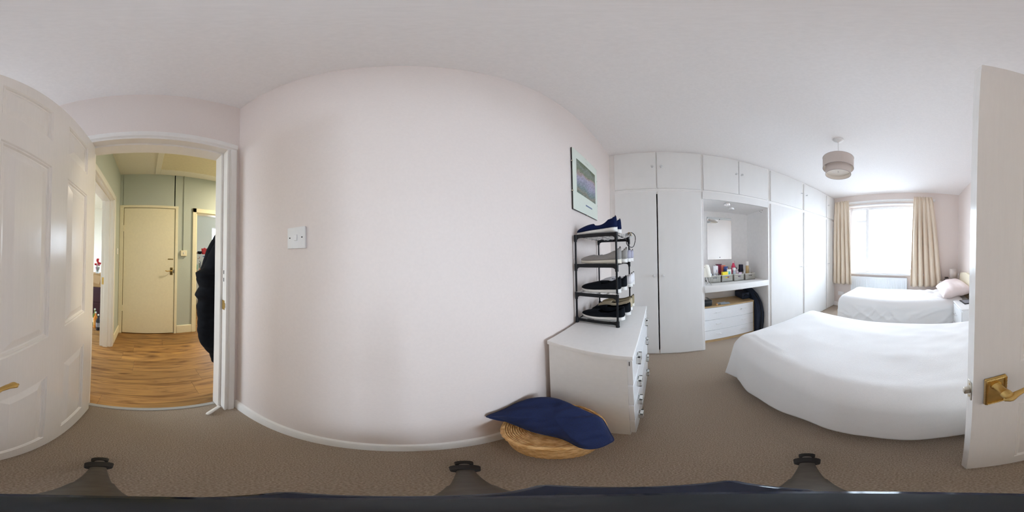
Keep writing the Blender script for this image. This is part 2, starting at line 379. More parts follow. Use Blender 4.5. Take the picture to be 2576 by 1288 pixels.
for z in (.2,1.0,1.75): MB().lathe([(.006,-.04),(.006,.04)],(.882,.334,z),10).build('hinge', M['brass'], dl)

# door stop lying on carpet by the frame
q = MB().tube([(.868,-.435,.016),(.84,-.385,.016),(.815,-.345,.015),(.806,-.332,.013)],[.011,.013,.014,.008],10,flat=.7)
tag(q.build('door_wedge', M['gloss']), 'small off-white wooden wedge on the carpet by the door frame foot', 'door wedge')

# ------------------------------------------------------------------ light switch
t = thing('light_switch', 'square white single light switch on the blank pink wall', 'switch', (.395,-D1,1.336))
B1(.351,.439,-D1,-D1+.012,1.293,1.380,bev=.0025,seg=2).build('plate', M['white'], t)
q = B1(.388,.402,-D1+.010,-D1+.0165,1.324,1.349,bev=.001); q.build('rocker', M['white'], t)
for x in (.426,.365): MB().lathe([(.0028,.010),(.0028,.0135)],(x,-D1,1.337),10,'Y').build('screw', M['dark'], t)

# ------------------------------------------------------------------ framed print
t = thing('framed_print', 'frameless clip-framed garden print in pale green mount above the shoe rack', 'picture', (-1.14,-D1,1.83))
PX0,PX1,PZ0,PZ1 = -1.345,-.918,1.565,2.083
B1(PX0,PX1,-D1+.004,-D1+.012,PZ0,PZ1).build('backing_board', M['dark'], t)
B1(PX0,PX1,-D1+.012,-D1+.0145,PZ0,PZ1).build('mount', mat('pale_green_card', (.70,.76,.68), .25, var=.01), t)
q = B1(-1.300,-.970,-D1+.0143,-D1+.0152,1.705,2.000); q.build('print', print_mat(), t)
B1(-1.225,-1.105,-D1+.0143,-D1+.0152,1.632,1.645).build('caption', mat('slate_ink', (.18,.22,.33), .5, nscale=300, var=.2), t)
q = MB()
for k in range(7): q.box(-1.165+k*.008,-1.160+k*.008,-D1+.0143,-D1+.0150,2.030+.003*(k%3),2.037+.003*((k*2)%3))
q.build('caption', mat('grey_ink', (.45,.48,.45), .5), t)
for x,z in ((PX0,1.70),(PX0,1.95),(PX1,1.70),(PX1,1.95),(-1.13,PZ0),(-1.13,PZ1)):
    s = .004
    B1(x-s,x+s,-D1+.002,-D1+.017,z-s,z+s,bev=.001).build('clip', M['nickel'], t)

# ------------------------------------------------------------------ hallway
FX = 2.489; LY = .415
struct('ceiling_hallway', M['creamceil'], 'cream hallway ceiling seen through the bedroom doorway', (.955,FX+2.4,-3.0,3.6,HZ,HZ+.06), cat='ceiling')
KY0, KY1 = -1.50, -.785
struct('wall_hallway_east', M['sage'], 'sage green hallway wall around the cream door', (FX,FX+.1,KY1,-.484+.06,0,HZ),(FX,FX+.1,.345+.02,LY+.1,0,HZ),(FX,FX+.1,-.44,.37,2.035,HZ),(FX,FX+.1,KY0,KY1,2.0,HZ),(FX,FX+.1,-3.0,KY0,0,HZ))
struct('wall_hallway_north', M['sage'], 'narrow sage green hallway wall beside the left room frame', (2.02,FX,LY,LY+.14,0,HZ),(.955,2.02,LY,LY+.14,2.0,HZ),(.955,1.08,LY,LY+.14,0,HZ))
struct('wall_hallway_west', M['sage'], 'sage green hallway wall behind the hanging black coat', (.955,.972,-3.0,OY0-.06,0,HZ),(.955,.972,OY0-.06,LY,2.06,HZ),(.955,.972,.40,LY,0,HZ))
struct('wall_hallway_south', M['sage'], 'sage green end wall of the hallway', (.955,FX+.1,-3.1,-3.0,0,HZ))
# laminate planks
fl = struct('floor_hallway', M['oak'], 'oak laminate floor of the hallway', (.925,FX+2.4,-3.0,3.5,-.08,-.010), cat='floor')
PM = plank_mat()
xb = [.925,1.08,1.282,1.485,1.70,1.89,2.09,2.29,2.489]
ends = [-.95,-.38,-.478,.10,.241,.128,-.24,.40]
hf = fl
for i in range(len(xb)-1):
    y = ends[i]; 
    while y > -3.0: y -= 1.22
    first = True
    while y < 2.0:
        a = max(y,-2.2); b2 = min(y+1.22, 2.0)
        if b2-a > .05:
            B1(xb[i]+.0006,xb[i+1]-.0006,a+.0006,b2-.0006,-.010,.0004,bev=.0005).build('plank', PM, fl)
        y += 1.22
q = MB().box(FX,FX+2.3,-3,3.4,-.010,0); q.build('far_planks', PM, fl, kind='stuff')
# hall skirting
def hskirt(n, lab, *bx): 
    q = MB(); 
    for b in bx: q.box(*b, bev=.006)
    o = q.build(n, M['cream']); o['kind']='structure'; o['label']=lab; o['category']='baseboard'; return o
hskirt('baseboard_hallway_east','cream skirting board between cream door and kitchen opening',(FX-.02,FX,KY1+.06,-.485,0,.145))
hskirt('baseboard_hallway_north','cream skirting board beside the left room frame',(2.09,FX-.02,LY-.02,LY,0,.145))
# cream door
t = thing('door_3', 'flat cream cupboard door across the hallway, closed, with brass lever', 'door', (FX,-.04,0), kind='structure')
B1(FX-.010,FX+.03,-.435,.345,.012,2.028,bev=.002).build('leaf', M['cream'], t)
B1(FX-.020,FX+.03,.353,.412,0,2.072,bev=.003).build('architrave', M['cream'], t)
B1(FX-.020,FX+.03,-.484,-.443,0,2.072,bev=.003).build('architrave', M['cream'], t)
B1(FX-.022,FX+.03,-.488,.414,2.036,2.076,bev=.003).build('architrave', M['cream'], t)
B1(FX+.03,FX+.05,-.445,.355,0,2.04).build('backing', M['dark'], t)
hp = B1(FX-.014,FX-.010,-.412,-.372,.99,1.105,bev=.001).build('handle_plate', M['brass'], t)
MB().tube([(FX-.012,-.392,1.055),(FX-.05,-.392,1.055),(FX-.056,-.37,1.056),(FX-.055,-.32,1.05),(FX-.054,-.295,1.06)],.007,8).build('lever', M['brass'], t)
B1(FX-.013,FX-.010,-.42,-.335,1.225,1.24,bev=.001).build('slide_bolt', M['brass'], t)
B1(FX-.012,FX-.009,-.434,-.42,1.02,1.07).build('latch_plate', M['nickel'], t)
for z in (1.70,.45): B1(FX-.022,FX-.012,.343,.356,z-.05,z+.05,bev=.001).build('hinge', M['cream'], t)
# hall switch + trunking
t = thing('hallway_switch', 'small white hallway switch below a vertical cable trunking', 'switch', (FX,-.585,1.33))
B1(FX-.03,FX,-.63,-.535,1.285,1.372,bev=.003).build('plate', M['cream'], t)
B1(FX-.036,FX-.03,-.59,-.575,1.315,1.345,bev=.001).build('rocker', M['white'], t)
tag(B1(FX-.014,FX,-.590,-.572,1.372,HZ,bev=.002).build('cable_trunking', M['sage']), 'slim sage painted cable trunking running up the hallway wall', 'trunking')
t2 = thing('hallway_thermostat', 'small white control on the narrow hallway wall', 'switch', (2.3,LY,1.33))
B1(2.24,2.32,LY-.016,LY,1.29,1.375,bev=.003).build('plate', M['white'], t2); B1(2.27,2.29,LY-.020,LY-.016,1.315,1.345,bev=.001).build('rocker', M['white'], t2)
# loft hatch
t = thing('loft_hatch', 'cream framed loft hatch in the hallway ceiling', 'hatch', (2.1,-.6,HZ))
for bx in ((1.75,2.44,-.19,-.115),(1.75,2.44,-1.15,-1.075)): B1(bx[0],bx[1],bx[2],bx[3],HZ-.022,HZ,bev=.004).build('frame_board', M['creamceil'], t)
for bx in ((2.30,2.44,-1.075,-.19),(1.75,1.83,-1.075,-.19)): B1(bx[0],bx[1],bx[2],bx[3],HZ-.022,HZ,bev=.004).build('frame_board', M['creamceil'], t)
B1(1.83,2.30,-1.075,-.19,HZ-.006,HZ).build('hatch_panel', mat('cream_hatch_board', (.74,.67,.48), .5, nscale=30), t)
# left room frame
t = thing('door_4', 'white door frame of the left room off the hallway', 'door frame', (1.55,LY,0), kind='structure')
B1(1.985,2.02,LY-.002,LY+.145,0,1.99,bev=.002).build('jamb', M['gloss'], t)
B1(1.972,1.985,LY+.04,LY+.10,0,1.978,bev=.002).build('stop', M['gloss'], t)
B1(1.995,2.075,LY-.02,LY,0,1.995,bev=.006,seg=2).build('architrave', M['gloss'], t)
B1(1.0,2.075,LY-.02,LY,1.995,2.065,bev=.006,seg=2).build('architrave', M['gloss'], t)
B1(1.08,2.02,LY-.002,LY+.145,1.985,2.0,bev=.002).build('head', M['gloss'], t)
B1(1.08,1.985,LY+.04,LY+.10,1.973,1.985).build('stop', M['gloss'], t)
B1(1.08,1.10,LY-.002,LY+.145,0,1.99).build('jamb', M['gloss'], t)
B1(1.983,1.9855,LY+.105,LY+.132,.90,.99,bev=.0005).build('strike_plate', M['brass'], t)
# kitchen opening frame
t = thing('door_5', 'cream door frame of the bright kitchen opening', 'door frame', (FX,-1.1,0), kind='structure')
B1(FX-.02,FX,KY1,KY1+.062,0,2.072,bev=.004).build('architrave', M['cream'], t)
B1(FX-.02,FX,KY0-.06,KY1+.062,2.0,2.072,bev=.004).build('architrave', M['cream'], t)
B1(FX-.02,FX,KY0-.06,KY0,0,2.0,bev=.004).build('architrave', M['cream'], t)
B1(FX,FX+.11,KY1-.015,KY1+.001,0,2.0).build('jamb', M['cream'], t); B1(FX,FX+.11,KY0,KY1,1.985,2.0).build('head', M['cream'], t)
# kitchen and left room shells
struct('wall_kitchen_east', M['kitwall'], 'pale kitchen wall around a bright window', (4.7,4.8,-1.98+.6,-.6,0,HZ),(4.7,4.8,-1.98,-1.38,0,HZ),(4.7,4.8,-2.55,-1.98,0,1.2),(4.7,4.8,-2.55,-1.98,2.25,HZ),(4.7,4.8,-3.0,-2.55,0,HZ))
struct('wall_kitchen_north', M['kitwall'], 'pale kitchen wall behind the fridge side', (FX+.1,4.7,-.75,-.65,0,HZ))
struct('wall_kitchen_south', M['kitwall'], 'pale kitchen end wall out of view', (FX+.1,4.8,-3.1,-3.0,0,HZ))
struct('wall_lounge_east', M['kitwall'], 'pale end wall of the left room', (4.4,4.5,.3,3.5,0,HZ))
struct('wall_lounge_south', M['kitwall'], 'pale side wall of the left room', (FX+.1,4.4,.3,.4,0,HZ))
struct('wall_lounge_north', M['kitwall'], 'left room wall with a wide window', (1.0,2.1,3.4,3.5,0,HZ),(3.9,4.5,3.4,3.5,0,HZ),(2.1,3.9,3.4,3.5,0,.8),(2.1,3.9,3.4,3.5,2.2,HZ))
struct('wall_lounge_west', M['kitwall'], 'left room wall backing onto the bedroom', (1.0,1.02,.55,3.5,0,HZ))
lamp('hallway_fill_light', (1.7,-1.9,HZ-.05), 56, (1.0,.86,.62), .25)  # warm fill light added out of view to brighten the hallway; no fitting modelled

# ------------------------------------------------------------------ coat
def coat():
    t = thing('hanging_coat', 'long black quilted padded coat hanging by the hallway side of the doorway', 'coat', (.975,-.62,1.7))
    M['coat'] = mat('black_quilted_nylon', (.005,.006,.009), .8, spec=.15, nscale=40, var=.3, bump=.3, bdist=.002)
    TB = [(1.62,-.60),(1.45,-.52),(1.346,-.478),(1.281,-.442),(1.185,-.402),(1.150,-.345),(1.10,-.350),(1.045,-.372),(.990,-.336),(.955,-.366),(.902,-.354),(.807,-.362),(.707,-.358),(.616,-.372),(.546,-.409),(.49,-.446),(.405,-.462),(.37,-.52),(.34,-.62)]
    def yl(z):
        for (a,b),(c,d) in zip(TB,TB[1:]):
            if z >= c: return b+(d-b)*(a-z)/(a-c)
        return TB[-1][1]
    def f(u,v):
        z = 1.62 - v*1.28; k = v
        w = yl(z)+.68; d = .05+.075*min(1,k*4)*(1-.4*max(0,k-.7)/.3)
        q_ = abs(sin(z*pi/.062)); r = 1+.010*(q_-.6); rd = 1+.05*(q_-.6)+.05*noise.noise(Vector((u*9,z*9,0)))
        a = u*2*pi; cx = cos(a); sy = sin(a); sy = math.copysign(abs(sy)**.8,sy)
        x = 1.065 + .02*sin(k*4) + d*rd*cx*(1+.08*sin(3*a+k*6))
        y = -.68 + w*(r if sy>0 else 1)*sy
        return (max(x,.978), y, z)
    q = MB(); g = q.grid(f, 44, 110, cu=True); q.b.faces.new([r[0] for r in g]); q.b.faces.new([r[-1] for r in g][::-1])
    q.build('body', M['coat'], t, ang=80)
    pts = [(1.12,-.56,1.42),(1.15,-.50,1.30),(1.17,-.46,1.16),(1.18,-.455,1.05),(1.18,-.455,.93)]
    P=[];R=[]
    for i in range(41):
        u=i/40*(len(pts)-1); k=min(int(u),len(pts)-2); a=Vector(pts[k]).lerp(Vector(pts[k+1]),u-k); P.append(a); R.append((.055-.008*i/40)*(1+.03*(abs(sin(i/40*pi*9))-.6)))
    MB().tube(P,R,16).build('sleeve', M['coat'], t, ang=80)
    pts2=[(1.06,-.80,1.50),(1.10,-.86,1.3),(1.10,-.88,1.05),(1.09,-.88,.9)]
    P=[];R=[]
    for i in range(41):
        u=i/40*(len(pts2)-1); k=min(int(u),len(pts2)-2); P.append(Vector(pts2[k]).lerp(Vector(pts2[k+1]),u-k)); R.append((.060-.012*i/40)*(1+.12*(abs(sin(i/40*pi*6))-.6)))
    MB().tube(P,R,16).build('sleeve', M['coat'], t, ang=80)
    MB().tube([(1.0,-.72,1.60),(1.03,-.66,1.66),(1.0,-.60,1.60)],[.03,.045,.03],12).build('hood', M['coat'], t)
    MB().tube([(.972,-.66,1.72),(.995,-.66,1.71),(1.0,-.66,1.685),(1.01,-.66,1.70)],.005,8).build('coat_hook', M['nickel'], t)
coat()

# ------------------------------------------------------------------ kitchen things
t = thing('fridge', 'white fridge with magnets seen through the kitchen opening', 'fridge', (4.2,-1.55,0))
B1(4.0,4.55,-1.84,-1.22,0.02,1.36,bev=.012,seg=2).build('body', M['white'], t)
B1(3.955,3.997,-1.84,-1.22,.80,1.36,bev=.012,seg=2).build('door', M['white'], t)
B1(3.955,3.997,-1.84,-1.22,.06,.79,bev=.012,seg=2).build('door', M['white'], t)
for i,(y,z,w,h,c) in enumerate(((-1.345,1.27,.012,.05,(.6,.2,.15)),(-1.31,1.25,.02,.02,(.15,.1,.1)),(-1.355,1.18,.02,.02,(.1,.1,.1)),(-1.345,1.07,.03,.12,(.30,.33,.25)),(-1.375,1.08,.016,.17,(.10,.13,.2)),(-1.36,.97,.05,.05,(.75,.35,.22)),(-1.28,1.03,.055,.13,(.45,.68,.55)),(-1.275,.9,.05,.1,(.62,.42,.3)),(-1.47,1.305,.07,.03,(.18,.28,.5)))):
    B1(3.951,3.956,y-w/2,y+w/2,z-h/2,z+h/2,bev=.0008).build('magnet', mat('magnet_%d'%i,c,.5), t)
t = thing('red_storage_pot', 'red lidded pot standing on top of the white fridge', 'pot', (4.12,-1.545,1.36))
MB().lathe([(.072,1.362),(.078,1.37),(.085,1.50),(.078,1.505)],(4.12,-1.545,0),24).build('pot', mat('red_plastic',(.75,.05,.06),.35), t)
MB().lathe([(.092,1.503),(.092,1.518),(.03,1.522),(.022,1.54),(.005,1.542)],(4.12,-1.545,0),24).build('lid', _mats['red_plastic'], t)
t = thing('dark_bowl', 'dark bowl beside the red pot on the fridge', 'bowl', (4.1,-1.40,1.36))
MB().lathe([(.03,1.362),(.055,1.39),(.062,1.44),(.055,1.44),(.045,1.40)],(4.1,-1.40,0),20).build('bowl', M['black'], t)
tag(MB().lathe([(.01,1.362),(.032,1.375),(.035,1.40),(.02,1.42),(.004,1.423)],(4.07,-1.305,0),16).build('fruit', mat('brown_fruit',(.28,.13,.08),.4)), 'small brown rounded item at the fridge front corner', 'fruit')
t = thing('window_kitchen', 'blown-out bright kitchen window at the back', 'window', (4.72,-2.26,1.2), kind='structure')
for bx in ((-2.55,-2.51,1.2,2.25),(-2.02,-1.98,1.2,2.25),(-2.51,-2.02,1.2,1.24),(-2.51,-2.02,2.21,2.25)):
    B1(4.72,4.76,*bx).build('window_frame', M['gloss'], t)
B1(4.738,4.742,-2.51,-2.02,1.24,2.21).build('pane', M['glassm'], t)

# ------------------------------------------------------------------ left room things
def P3(px_b, x): return x/ math.tan(px_b)
bq = radians(241.5*360/2576+ (360-321.319))
def LRy(x): return x*cos(bq)/sin(bq)
xa = 3.0; ya = LRy(xa)
t = thing('cardboard_box', 'brown cardboard box with open flap in the left room', 'box', (xa+.1,ya,.62))
B1(xa,xa+.3,ya-.16,ya+.16,.66,.92,bev=.002).build('box_body', mat('cardboard',(.42,.27,.13),.85,nscale=60), t)
B1(xa-.01,xa+.0,ya-.1,ya+.05,.74,.90,rot=(radians(14),'X',(xa,ya,.82))).build('flap', mat('pale_cardboard',(.55,.38,.22),.85,nscale=60), t)
t = thing('dark_cabinet', 'dark aubergine cabinet under the cardboard box', 'cabinet', (xa+.2,ya,0))
B1(xa-.02,xa+.42,ya-.35,ya+.35,.05,.66,bev=.006).build('body', mat('aubergine_lacquer',(.045,.015,.03),.35), t)
for z in (.08,.37): B1(xa-.035,xa-.02,ya-.33,ya+.33,z,z+.27,bev=.004).build('door', _mats['aubergine_lacquer'], t)
t = thing('flower_vase', 'glass vase with dark red roses on the cardboard box', 'vase', (xa+.12,ya,.92))
MB().lathe([(.035,.921),(.04,.93),(.03,.99),(.045,1.04),(.040,1.04),(.026,.99)],(xa+.12,ya,0),16).build('vase', mat('vase_glass',(.7,.75,.78),.05,trans=.8,var=0), t)
for k in range(14):
    a = k*2.4; r = .012*sqrt(k)+.01; x = xa+.12+r*cos(a); y = ya+r*sin(a); z = 1.13+.05*cos(k*1.7)-r*.4
    q = MB(); q.tube([(xa+.12,ya,.95),(x,y,z-.02)],.0018,5); q.build('stem', mat('green_stem',(.05,.12,.04),.6), t)
    q = MB()
    if k%2==0: q.lathe([(.006,-.02),(.022,-.01),(.028,.006),(.020,.02),(.010,.016),(.004,.020)],(x,y,z+.02),12)
    else: q.lathe([(.004,-.01),(.014,0),(.012,.01),(.004,.012)],(x,y,z-.06),8)
    q.build('flower', mat('red_petals',(.42,.01,.02),.6) if k%2==0 else mat('pink_petals',(.65,.20,.42),.6), t)
for k,(c,lab,dx,dz) in enumerate((((.75,.28,.04),'orange squash bottle on the left room floor',-.42,.30),((.10,.16,.03),'green glass wine bottle on the left room floor',-.34,.33),((.02,.02,.03),'black glass bottle nearest the left room door frame',-.5,.29))):
    x = xa+dx; y = LRy(x)+(-.035,.0,-.03)[k]+(.02,.0,-.03)[k]
    t = thing('bottle', lab, 'bottle', (x,y,0), 'bottles on the floor of the left room')
    mm = mat('bottle_%d'%k, c, .15)
    MB().lathe([(.035,.001),(.037,.01),(.037,dz*.62),(.014,dz*.8),(.013,dz*.93)],(x,y,0),16).build('bottle_body', mm, t)
    MB().lathe([(.015,dz*.93),(.015,dz)],(x,y,0),12).build('cap', mat('pale_cap',(.7,.75,.65),.4), t)
    MB().lathe([(.0375,dz*.22),(.0375,dz*.5)],(x,y,0),16,cap=False).build('label', mat('paper_label_%d'%k,((.8,.4,.1),(.6,.6,.5),(.3,.3,.35))[k],.6), t)
t = thing('window_lounge', 'wide left room window out of direct view', 'window', (3.0,3.45,.8), kind='structure')
for bx in ((2.1,2.14,.8,2.2),(3.86,3.9,.8,2.2),(2.14,3.86,.8,.84),(2.14,3.86,2.16,2.2),(2.98,3.02,.84,2.16)):
    B1(bx[0],bx[1],3.43,3.47,bx[2],bx[3]).build('window_frame', M['gloss'], t)

# ------------------------------------------------------------------ fitted wardrobes
XF = -D3; XB = XF-.020          # door fronts / face frame front
XR = XW+.004
def knob(parent, y, z):
    k = MB().lathe([(.010,0),(.010,.003),(.004,.005),(.004,.014),(.010,.019),(.0145,.025),(.0125,.032),(.005,.034)],(0,0,0),16,'X')
    for v in k.b.verts: v.co = Vector((XF+v.co.x, y+v.co.y, z+v.co.z))
    k.build('knob', M['knobglass'], parent)
def door(parent, y0,y1,z0,z1, ky,kz):
    d = B1(XF-.0195,XF,y0,y1,z0,z1,bev=.0015).build('door', M['ward'], parent)
    knob(d, ky, kz); return d
def carcass(t, y0,y1,z0,z1, fy, fz):
    """hollow box with a face frame. fy: stiles [(a,b)], fz: rails [(a,b)]"""
    q = MB()
    q.box(XR,XB-.02,y0+.0006,y0+.015,z0,z1).box(XR,XB-.02,y1-.015,y1-.0006,z0,z1).box(XR,XR+.01,y0+.015,y1-.015,z0,z1)
    q.box(XR+.01,XB-.02,y0+.015,y1-.015,z0,z0+.018).box(XR+.01,XB-.02,y0+.015,y1-.015,z1-.018,z1)
    q.build('carcass', M['frame'], t)
    q = MB()
    for a,b in fy: q.box(XB-.02,XB,a,b,z0,z1)
    for a,b in fz: 
        q.box(XB-.02,XB-.0005,y0+.0006,y1-.0006,a,b)
    q.build('face_frame', M['frame'], t)
ZJ, ZT = 1.99, ZC-.001
# unit A : double doors
def unit(nm, lab, y0, y1, stiles, doors, low=True, top=True, ust=None):
    if low:
        t = thing('fitted_wardrobe', 'tall white '+lab, 'wardrobe', (XF,(y0+y1)/2,0), 'lower fitted wardrobes')
        carcass(t, y0,y1,0.0005,ZJ-.001, stiles, [(.0005,.06),(ZJ-.045,ZJ-.001)])
        for (a,b,ky) in doors: door(t, a,b,.022,1.968, ky,1.016)
    if top:
        t = thing('overhead_cupboard', 'white ceiling cupboard above the '+lab, 'cupboard', (XF,(y0+y1)/2,ZJ), 'overhead cupboards along the ceiling')
        carcass(t, y0,y1,ZJ,ZT, ust or stiles, [(ZJ,ZJ+.045),(ZT-.045,ZT)])
        for (a,b,ky) in doors: door(t, a,b,2.013,2.525, ky,2.30)
unit('A','double wardrobe beside the pink wall', -D1+.001,.505, [(-D1+.001,-.45),(-.035,-.012),(.012,.03),(.47,.504)], [(-.466,-.008,-.045),(.006,.487,.05)], ust=[(-D1+.001,-.45),(-.03,.03),(.47,.504)])
unit('C','single wardrobe right of the dressing alcove', 1.44,2.195, [(1.441,1.49),(2.16,2.194)], [(1.476,2.172,2.135)])
unit('D','single wardrobe second from the window corner', 2.195,2.968, [(2.196,2.23),(2.935,2.967)], [(2.221,2.952,2.27)])
unit('E','narrow wardrobe door in the window corner', 2.968,D4-.001, [(2.969,3.0),(3.30,D4-.002)], [(2.985,D4-.008,3.03)])
t = thing('overhead_cupboard', 'white double cupboard at the ceiling above the dressing alcove', 'cupboard', (XF,.97,ZJ), 'overhead cupboards along the ceiling')
carcass(t, .505,1.44,ZJ+.001,ZT, [(.506,.54),(.955,.985),(1.40,1.439)], [(ZJ+.001,ZJ+.03),(ZT-.045,ZT)])
door(t,.521,.966,2.013,2.525,.93,2.30); door(t,.974,1.415,2.013,2.525,1.006,2.30)
# alcove lining
t = thing('dressing_alcove', 'white lined dressing alcove between the wardrobes', 'alcove', (XB,.97,0))
AX = -2.335
B1(AX-.02,AX,.506,1.439,0.0005,ZJ,bev=0).build('back_panel', M['frame'], t)
B1(AX,XB,.506,.518,0.0005,ZJ).build('side_panel', M['frame'], t)
B1(AX,XB,1.421,1.439,0.0005,ZJ).build('side_panel', M['frame'], t)
B1(AX,XB-.001,.518,1.421,1.900,1.918).build('soffit', M['frame'], t)
B1(XB-.018,XF-.004,.506,1.439,1.898,ZJ).build('header', M['ward'], t)
B1(XB,XF-.006,1.424,1.4395,0.0005,1.897).build('edge_strip', M['frame'], t)
for x,z in ((-1.96,1.885),(-1.90,1.885),(-1.93,1.86)): B1(x-.006,x+.006,1.418,1.4215,z-.003,z+.003).build('screw', M['dark'], t)
tag(B1(AX+.001,XF-.001,.519,1.420,.795,.872,bev=.004,seg=2).build('dressing_shelf', M['ward']), 'thick white dressing shelf spanning the alcove', 'shelf')
# mirror
t = thing('wall_mirror', 'frameless rectangular mirror screwed to the alcove back', 'mirror', (AX,.93,1.48))
B1(AX,AX+.005,.728,1.130,1.158,1.812,bev=.0008).build('glass', mirror_mat(), t)
for y,z in ((.93,1.78),(.93,1.19)): MB().lathe([(.006,.005),(.006,.009),(.003,.010)],(AX,y,z),12,'X').build('mirror_screw', M['dark'], t)
# spotlight
t = thing('spotlight', 'small chrome and white spotlight under the alcove soffit', 'light', (-1.86,.84,1.9))
MB().lathe([(.038,1.872),(.040,1.876),(.040,1.8995)],(-1.865,.85,0),24).build('ceiling_cup', M['chrome'], t)
MB().tube([(-1.865,.85,1.872),(-1.865,.86,1.845),(-1.86,.875,1.832)],.005,8).build('arm', M['chrome'], t)
MB().lathe([(.012,1.842),(.034,1.838),(.038,1.822),(.036,1.815),(.03,1.813)],(-1.86,.905,0),24).build('lamp_head', M['white'], t)

# ------------------------------------------------------------------ alcove chest, bag and bits
CX = -1.95
t = thing('alcove_chest', 'low white three-drawer chest with light oak top inside the alcove', 'chest of drawers', (-2.1,.9,0))
q = MB().box(AX+.03,CX,.520,.535,.045,.54).box(AX+.03,CX,1.275,1.291,.045,.54).box(AX+.03,AX+.045,.535,1.275,.045,.54).box(AX+.045,CX-.01,.535,1.275,.045,.06)
q.build('carcass', M['oak'], t)
B1(AX+.025,CX+.004,.520,1.293,.54,.556,bev=.0015).build('top', M['oak'], t)
B1(AX+.03,CX-.015,.525,1.285,.0005,.045).build('plinth', M['oak'], t)
for z0,z1 in ((.052,.200),(.204,.360),(.364,.536)):
    d = B1(CX-.012,CX+.006,.537,1.274,z0,z1,bev=.002).build('drawer', M['chestfront'], t)
    for y in (.745,1.115):
        zz = (z0+z1)/2+.015
        MB().tube([(CX+.006,y-.03,zz),(CX+.024,y-.03,zz),(CX+.026,y-.025,zz),(CX+.026,y+.025,zz),(CX+.024,y+.03,zz),(CX+.006,y+.03,zz)],.004,8).build('handle', M['white'], d)
t = thing('travel_bag', 'tall navy padded bag squeezed between low chest and alcove side', 'bag', (-2.05,1.36,0))
M['navybag'] = mat('dark_navy_nylon', (.008,.018,.045), .6, nscale=180, var=.2, bump=.3)
prof = [(-2.30,.005),(-1.93,.005),(-1.885,.03),(-1.872,.2),(-1.865,.36),(-1.875,.45),(-1.90,.515),(-1.95,.575),(-2.02,.62),(-2.12,.665),(-2.22,.70),(-2.30,.715)]
q = MB().prism(prof,1.300,1.412,'Y',bev=.018); q.build('body', M['navybag'], t, ang=60)
q = MB().tube([(-1.90+.02,1.356,.03),(-1.862,1.356,.2),(-1.855,1.356,.36),(-1.866,1.356,.455),(-1.895,1.356,.53),(-1.95,1.356,.588),(-2.02,1.356,.633)],.007,8); q.build('piping', M['black'], t)
t = thing('folded_bag', 'flat navy bag lying at the back of the low chest top', 'bag', (-2.2,1.2,.556))
B1(-2.31,-2.06,1.165,1.298,.557,.655,bev=.02,seg=3).build('body', M['navybag'], t)
MB().tube([(-2.06,1.19,.61),(-2.045,1.23,.63),(-2.06,1.27,.61)],.006,8).build('strap', M['black'], t)
t = thing('black_case', 'glossy black rounded case with silver ring on the low chest', 'case', (-2.05,.62,.556))
M['glossblack'] = mat('gloss_black_plastic', (.02,.025,.03), .15, nscale=30, var=.2)
B1(-2.16,-1.965,.525,.675,.557,.635,bev=.022,seg=3).build('body', M['glossblack'], t)
MB().lathe([(.024,.0),(.030,.004),(.030,.010),(.023,.012),(.021,.004)],(-2.03,.675,.598),20,'Y').build('ring', M['chrome'], t)
B1(-2.12,-2.02,.55,.63,.634,.641,bev=.003).build('lid_plate', M['chrome'], t)
tag(MB().lathe([(.014,.5565),(.017,.562),(.016,.580),(.010,.584)],(-1.975,.735,0),14).build('wooden_tub', mat('amber_wood',(.55,.30,.12),.5)), 'tiny amber wooden tub beside the black case', 'tub')
for k,(x,y,z,a,c) in enumerate(((-2.04,.83,.5565,.10,(.60,.68,.76)),(-1.995,.86,.5625,-.08,(.42,.52,.64)))):
    tag(B1(x-.03,x+.03,y-.065,y+.065,z,z+.0055,bev=.0008,rot=(a,'Z',(x,y,z))).build('booklet', mat('booklet_%d'%k,c,.4)), ('pale blue booklet lying under another on the low chest','blue and white booklet on top of the pale one, low chest')[k], 'booklet', 'booklets on the low chest')

